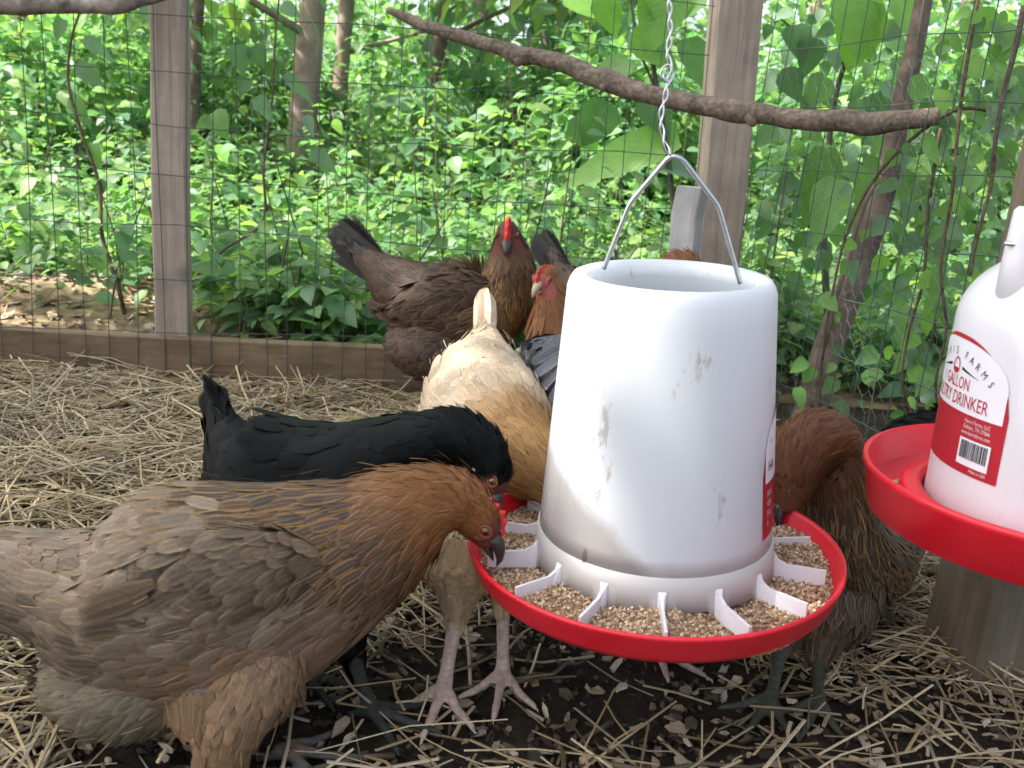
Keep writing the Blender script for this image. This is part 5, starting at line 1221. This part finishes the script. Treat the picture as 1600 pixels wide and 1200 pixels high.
def crown_leaves(c, r, n, size):
    d = nrm(rng.normal(size=(n, 3))); rad = rng.uniform(0.25, 1.0, (n, 1)) ** 0.5; lob = 1 + 0.25 * vnoise(d * 3, int(rng.integers(1e6)), 4, 1.0)[:, None]
    p = np.asarray(c) + d * rad * lob * np.asarray(r); dd = nrm(d + np.array([0, 0, -.5]) + rng.normal(0, .4, (n, 3))); nn = nrm(d * .4 + np.array([0, 0, .8]) + rng.normal(0, .35, (n, 3)))
    return p, dd, nn, size * rng.uniform(.6, 1.3, n)
def tree(x, y, h, r0, lean, label, mat, crown, lsize, nleaf, low=(), name='tree', cat='tree', bias=1.0):
    z = terrain(np.array([x]), np.array([y]))[0] - 0.05
    rows = np.array([[x + lean[0] * t * h + 0.04 * h * math.sin(t * 5 + x) * .3, y + lean[1] * t * h, z + t * h, r0 * (1.25 if t == 0 else 1 - 0.55 * t)] for t in np.linspace(0, 1, 9)])
    rr_ = resample(rows, 26); V, f4, f3 = tube(rr_[:, :3], rr_[:, 3] * (1 + .08 * vnoise(rr_[:, :3], 3, 4, 6)), 12)
    root = thing(name, label, cat, (x, y, z), 'woodland trees' if name == 'tree' else 'woodland shrubs'); part('trunk', V, [f4, f3], mat, root)
    sp = [crown_leaves(rows[-1, :3] + np.array(crown[0]), crown[1], nleaf, lsize)]
    for (t, ang, L, nl) in low:
        q = rr_[int(t * 25), :3]; e = q + np.array([math.cos(ang), math.sin(ang), 0.25]) * L
        V, f4, f3 = tube([q, (q + e) / 2 + np.array([0, 0, .05 * L]), e], [r0 * .3, r0 * .2, r0 * .08], 7); part('limb', V, [f4, f3], mat, root)
        sp.append(crown_leaves((q + e * 2) / 3, (L * .55, L * .55, L * .3), nl, lsize)); sp.append(crown_leaves(e, (L * .4, L * .4, L * .28), nl // 2, lsize))
    (V, C, U), N = leaf_mass(sp, bias=bias); part('crown', V, leaf_faces(N), M['dull_leaf'], root, attrs={'Col': ('FLOAT_COLOR', C), 'fuv': ('FLOAT_VECTOR', U)})
    return root
def at_depth(px, d): q = P(px, 300, d); return q[0], q[1]
specs = [(482, 5.0, 0.075, 'pale', 'pink brown trunk right of the left fence post in the woods'), (535, 5.6, 0.05, 'pale', 'pale trunk with a curved side branch left of the brown hen tail'), (655, 5.4, 0.045, 'dark', 'dark slim trunk under the thin end of the perch branch'),
         (845, 6.4, 0.10, 'dark', 'thick dark trunk above the middle of the perch branch'), (70, 5.0, 0.035, 'dark', 'slim dark trunk near the left edge of the woods'), (318, 4.6, 0.032, 'dark', 'thin grey trunk just right of the left fence post'),
         (182, 7.2, 0.045, 'pale', 'thin pale trunk left of the left fence post'), (965, 8.0, 0.06, 'pale', 'pale slim trunk left of the feeder wire'), (1250, 7.0, 0.09, 'pale', 'pale trunk right of the corner post'), (735, 11.0, 0.1, 'dark', 'distant dark trunk over the standing brown hen'), (1480, 8.5, .1, 'dark', 'dark trunk beyond the vines at the right')]
for q, (px, d, r0, kind, lab) in enumerate(specs):
    x, y = at_depth(px, d)
    low = [(rng.uniform(.18, .5), rng.uniform(0, 6.28), rng.uniform(.6, 1.2), 110) for _ in range(4)]
    tree(x, y, 5.0 + rng.uniform(0, 1.5), r0, (rng.normal(0, .03), rng.normal(0, .03)), lab, M['pale_trunk'] if kind == 'pale' else M['trunk'], ((0, 0, 0.4), (1.2, 1.2, 1.0)), 0.11, 320, low)
# shrubs in the middle distance
shr = [(60, 4.6, 1.0), (180, 5.4, 1.2), (420, 5.6, 1.15), (640, 6.4, 1.3), (760, 5.4, 0.95), (900, 5.0, 1.1), (1010, 4.2, 1.0), (1300, 4.4, 1.3), (1420, 3.6, 1.2), (1560, 4.4, 1.5), (560, 8.0, 1.7), (250, 8.2, 1.8), (-20, 6.8, 1.6), (1180, 6.0, 1.5), (980, 7.6, 1.8)]
where = ['at the left edge beyond the fence', 'left of the left fence post', 'between the left post and the brown hen tail', 'above the brown hen tail', 'just above the standing brown hen', 'left of the feeder wire', 'behind the feeder bail', 'right of the corner post', 'behind the leaning sapling', 'behind the drinker', 'far behind the thin end of the perch', 'far behind the left fence post', 'far at the left edge', 'behind the corner post', 'far behind the middle of the perch']
for q, ((px, d, h), w) in enumerate(zip(shr, where)):
    x, y = at_depth(px, d); dark = q % 3 == 2
    tree(x, y, h * .6, 0.018, (rng.normal(0, .1), rng.normal(0, .1)), ('dark green' if dark else 'light green') + ' leafy shrub ' + w, M['trunk'], ((0, 0, -0.1 * h), (0.42 * h, 0.42 * h, 0.48 * h)), 0.048 + 0.0048 * d, int(1250 + 300 * h), [(.3, rng.uniform(0, 6.3), .25, 90), (.5, rng.uniform(0, 6.3), .3, 90), (.4, rng.uniform(0, 6.3), .3, 90)], 'shrub', 'shrub', 0.85 if dark else (1.35 if q % 3 else 1.15))

# unseen tree added towards the sun so that its crown shades the pen
def over(p, z): t = (z - p[2]) / SUN_DIR[2]; return p + SUN_DIR * t
cc = over(np.array([0.0, 1.25, 0.2]), 4.4)
tr_ = tree(cc[0] - 0.5, cc[1] - 1.0, 3.6, 0.14, (0.12, 0.2), 'broad leafy tree added out of view to shade the pen', M['trunk'], ((0.0, 0.1, 0.9), (2.15, 1.5, 1.0)), 0.16, 6400, (), 'tree', 'tree', 1.0)

# ---- sapling leaning outside the side fence, vines and big leaves
def leafy(name, label, cat, stems, leaves, mat, shape='heart', group=None, bias=1.0, lmat='leaf'):
    root = thing(name, label, cat, stems[0][0][0], group)
    for pts, rad in stems:
        rr_ = resample(np.array(pts), max(12, len(pts) * 6)); V, f4, f3 = tube(rr_, np.linspace(rad[0], rad[1], len(rr_)), 8); part('stem', V, [f4, f3], mat, root)
    for (p, d, nn, L, W, c) in leaves:
        V, C, U = leaves_np(np.array([p]), np.array([d]), np.array([nn]), np.array([L]), np.array([W]), shape, np.array([c]), 0.18, rng.uniform(.1, .35))
        part('leaf', V, F_LEAF, M[lmat], root, attrs={'Col': ('FLOAT_COLOR', C), 'fuv': ('FLOAT_VECTOR', U)})
    return root
def pxleaf(px, py, d, ang, Lpx, wr=0.75, c=None, face=(0, -1, 0.45)):
    """leaf with its base at a pixel, pointing along ang (degrees, picture plane)"""
    p = P(px, py, d); e = P(px + 10 * math.cos(R(ang)), py + 10 * math.sin(R(ang)), d + rng.normal(0, .004)) - p
    nn = np.array(face) + rng.normal(0, .25, 3); L = Lpx * d / F
    return (p, e, nn, L, L * wr, GREENS[rng.integers(0, 5)] * rng.uniform(.8, 1.3) if c is None else np.asarray(c) * rng.uniform(.85, 1.15))
BR = (0.18, 0.36, 0.06); MD = (0.13, 0.27, 0.065); DK = (0.075, 0.175, 0.055); BL = (0.13, 0.22, 0.13)
rows = [P(1450, -40, 1.90), P(1432, 60, 1.90), P(1405, 180, 1.9), P(1380, 300, 1.91), P(1340, 420, 1.92), P(1295, 540, 1.93), P(1262, 650, 1.95), P(1240, 730, 1.98)]
lv = []
leafy('sapling', 'leaning brown sapling trunk behind the side fence', 'sapling', [(rows, (0.016, 0.034)), ([P(1452, -40, 1.86), P(1425, 120, 1.86), P(1400, 240, 1.87), P(1360, 300, 1.87), P(1320, 420, 1.88), P(1290, 520, 1.9), P(1268, 640, 1.92)], (0.004, 0.006))],
    [pxleaf(1385, 180, 2.02, 80, 110, .6, BR), pxleaf(1370, 250, 2.02, 95, 140, .55, BR), pxleaf(1360, 0, 2.0, 110, 120, .7, BR), pxleaf(1330, -20, 2.0, 75, 110, .8, BR), pxleaf(1400, -10, 2.0, 60, 90, .7, BR), pxleaf(1290, 230, 2.02, 100, 130, .5, MD), pxleaf(1310, 280, 2.02, 110, 110, .6, MD), pxleaf(1420, 230, 2.02, 80, 120, .6, BL)], M['trunk'])
# vines on the fence
vines = [('reddish vine stem climbing from the perch end to the side fence foot', [P(1560, 175, 1.47), P(1500, 170, 1.47), P(1440, 205, 1.5), P(1370, 275, 1.55), P(1325, 360, 1.6), P(1300, 460, 1.65), P(1285, 560, 1.7), P(1280, 640, 1.75)]),
         ('dark twisted vine hanging above the drinker', [P(1600, 10, 1.40), P(1585, 80, 1.40), P(1565, 160, 1.41), P(1556, 215, 1.41), P(1548, 290, 1.42), P(1530, 360, 1.42), P(1515, 430, 1.43)]),
         ('brown vine looping beside the drinker shoulder', [P(1530, -10, 1.45), P(1512, 90, 1.45), P(1498, 190, 1.46), P(1488, 300, 1.46), P(1470, 420, 1.48), P(1478, 520, 1.5), P(1462, 600, 1.52), P(1480, 700, 1.55)]),
         ('thin vine between the sapling and the drinker', [P(1470, 200, 1.52), P(1450, 330, 1.54), P(1442, 440, 1.55), P(1420, 520, 1.58), P(1410, 600, 1.6), P(1440, 680, 1.62)])]
for q, (lab, pts) in enumerate(vines):
    lv = []
    for w in range(70 if q else 40):
        t = rng.uniform(0, len(pts) - 1.01); k = int(t); p = pts[k] * (1 - t + k) + pts[k + 1] * (t - k); px, py, d = proj(p)
        lv.append(pxleaf(px + rng.normal(0, 28), py + rng.normal(0, 22), d + rng.uniform(0.0, 0.12), rng.uniform(20, 160), rng.uniform(14, 46), rng.uniform(.55, .9), [BR, MD, DK, BL, MD][rng.integers(0, 5)]))
    leafy('vine', lab, 'vine', [(pts, (0.003 + .0015 * (q == 1), 0.002))], lv, M['vine'], group='vines on the side fence')
# big bright leaves at the top
lv = [pxleaf(1000, -20, 2.3, 60, 110, .7, BR), pxleaf(1050, -30, 2.3, 110, 120, .7, BR), pxleaf(985, 60, 2.35, 20, 90, .8, BR), pxleaf(1100, -20, 2.3, 140, 90, .8, BR), pxleaf(1060, 215, 2.4, 165, 200, .35, BR), pxleaf(985, 95, 2.4, 150, 80, .7, MD), pxleaf(1030, 260, 2.4, 10, 70, .8, BL),
      pxleaf(880, -20, 2.5, 30, 100, .6, BR), pxleaf(940, -10, 2.4, 70, 70, .7, BR), pxleaf(1075, 60, 2.35, 70, 80, .7, MD), pxleaf(1010, 150, 2.4, 60, 80, .7, DK), pxleaf(950, 160, 2.45, 120, 80, .8, DK), pxleaf(900, 180, 2.5, 60, 70, .8, DK)]
leafy('young_tree', 'young tree with large bright leaves behind the feeder wire', 'young tree', [([P(1062, 560, 2.42), P(1050, 300, 2.4), P(1020, 100, 2.38), P(985, -60, 2.36)], (0.009, 0.005)), ([P(1035, 160, 2.39), P(1000, 80, 2.37), P(985, 0, 2.36), P(975, -40, 2.36)], (.004, .002))], lv, M['stem'], group='young trees')
lv = [pxleaf(1500, 40, 1.5, 40, 60, .8, BR), pxleaf(1540, 10, 1.5, 100, 60, .8, BR), pxleaf(1500, 95, 1.5, 20, 60, .7, BR), pxleaf(1470, 140, 1.48, 80, 45, .8, BR), pxleaf(1440, 215, 1.48, 50, 62, .6, BR), pxleaf(1590, 40, 1.5, 120, 60, .8, MD), pxleaf(1580, 110, 1.5, 60, 70, .8, MD), pxleaf(1420, 130, 1.55, 30, 60, .8, MD), pxleaf(1240, 40, 2.1, 70, 60, .8, DK), pxleaf(1270, 60, 2.1, 100, 60, .8, DK), pxleaf(1225, 110, 2.1, 60, 55, .8, DK), pxleaf(1290, 120, 2.1, 120, 60, .8, MD), pxleaf(1250, 160, 2.1, 30, 50, .8, DK)]
for w in range(110): lv.append(pxleaf(rng.uniform(1200, 1420), rng.uniform(10, 480), rng.uniform(2.15, 2.6), rng.uniform(20, 160), rng.uniform(20, 46), .75, [DK, DK, MD, BL][rng.integers(0, 4)]))
leafy('young_tree', 'leafy young tree filling the gap right of the corner post', 'young tree', [([P(1300, 600, 2.3), P(1290, 300, 2.3), P(1320, 100, 2.25), P(1400, -40, 2.1)], (0.010, 0.005)), ([P(1320, 100, 2.25), P(1260, 60, 2.2), P(1220, 30, 2.15)], (0.004, .002))], lv, M['stem'], group='young trees')
# saplings behind the left panel
lv = [pxleaf(372, 70, 2.25, 80, 48, .8, DK), pxleaf(395, 72, 2.25, 60, 36, .9, DK), pxleaf(420, 95, 2.28, 70, 34, .9, DK), pxleaf(385, 120, 2.28, 110, 34, .8, DK), pxleaf(335, 175, 2.2, 70, 46, .9, MD), pxleaf(402, 150, 2.25, 60, 48, .5, BL), pxleaf(445, 115, 2.25, 45, 60, .35, BL), pxleaf(478, 180, 2.25, 70, 44, .4, BL), pxleaf(488, 235, 2.25, 40, 52, .5, BL), pxleaf(440, 8, 2.3, 30, 36, .7, BL), pxleaf(330, 185, 2.2, 150, 30, .7, MD)]
leafy('young_tree', 'thin sapling with dark heart shaped leaves right of the left post', 'young tree', [([P(300, 440, 2.3), P(350, 390, 2.3), P(408, 350, 2.3), P(412, 260, 2.28), P(425, 160, 2.27), P(430, 60, 2.27), P(440, -40, 2.27)], (0.004, 0.002)), ([P(408, 350, 2.3), P(450, 345, 2.3)], (.003, .0015))], lv, M['vine'], group='young trees')
lv = [pxleaf(130, 60, 2.3, 30, 50, .5, BL), pxleaf(120, 100, 2.3, 40, 50, .6, BL), pxleaf(112, 150, 2.3, 60, 44, .6, MD), pxleaf(145, 225, 2.3, 80, 40, .7, MD), pxleaf(150, 330, 2.3, 60, 40, .7, MD), pxleaf(160, 280, 2.3, 110, 34, .7, DK), pxleaf(100, 30, 2.3, 120, 36, .7, DK), pxleaf(150, 395, 2.3, 70, 36, .8, MD)]
leafy('young_tree', 'slender dark sapling left of the left post', 'young tree', [([P(200, 515, 2.32), P(185, 450, 2.3), P(160, 370, 2.3), P(155, 290, 2.3), P(125, 200, 2.3), P(107, 130, 2.3), P(112, 60, 2.3), P(140, -20, 2.3)], (0.006, 0.0025)), ([P(185, 450, 2.3), P(200, 380, 2.32), P(230, 300, 2.35)], (.003, .0015))], lv, M['vine'], group='young trees')
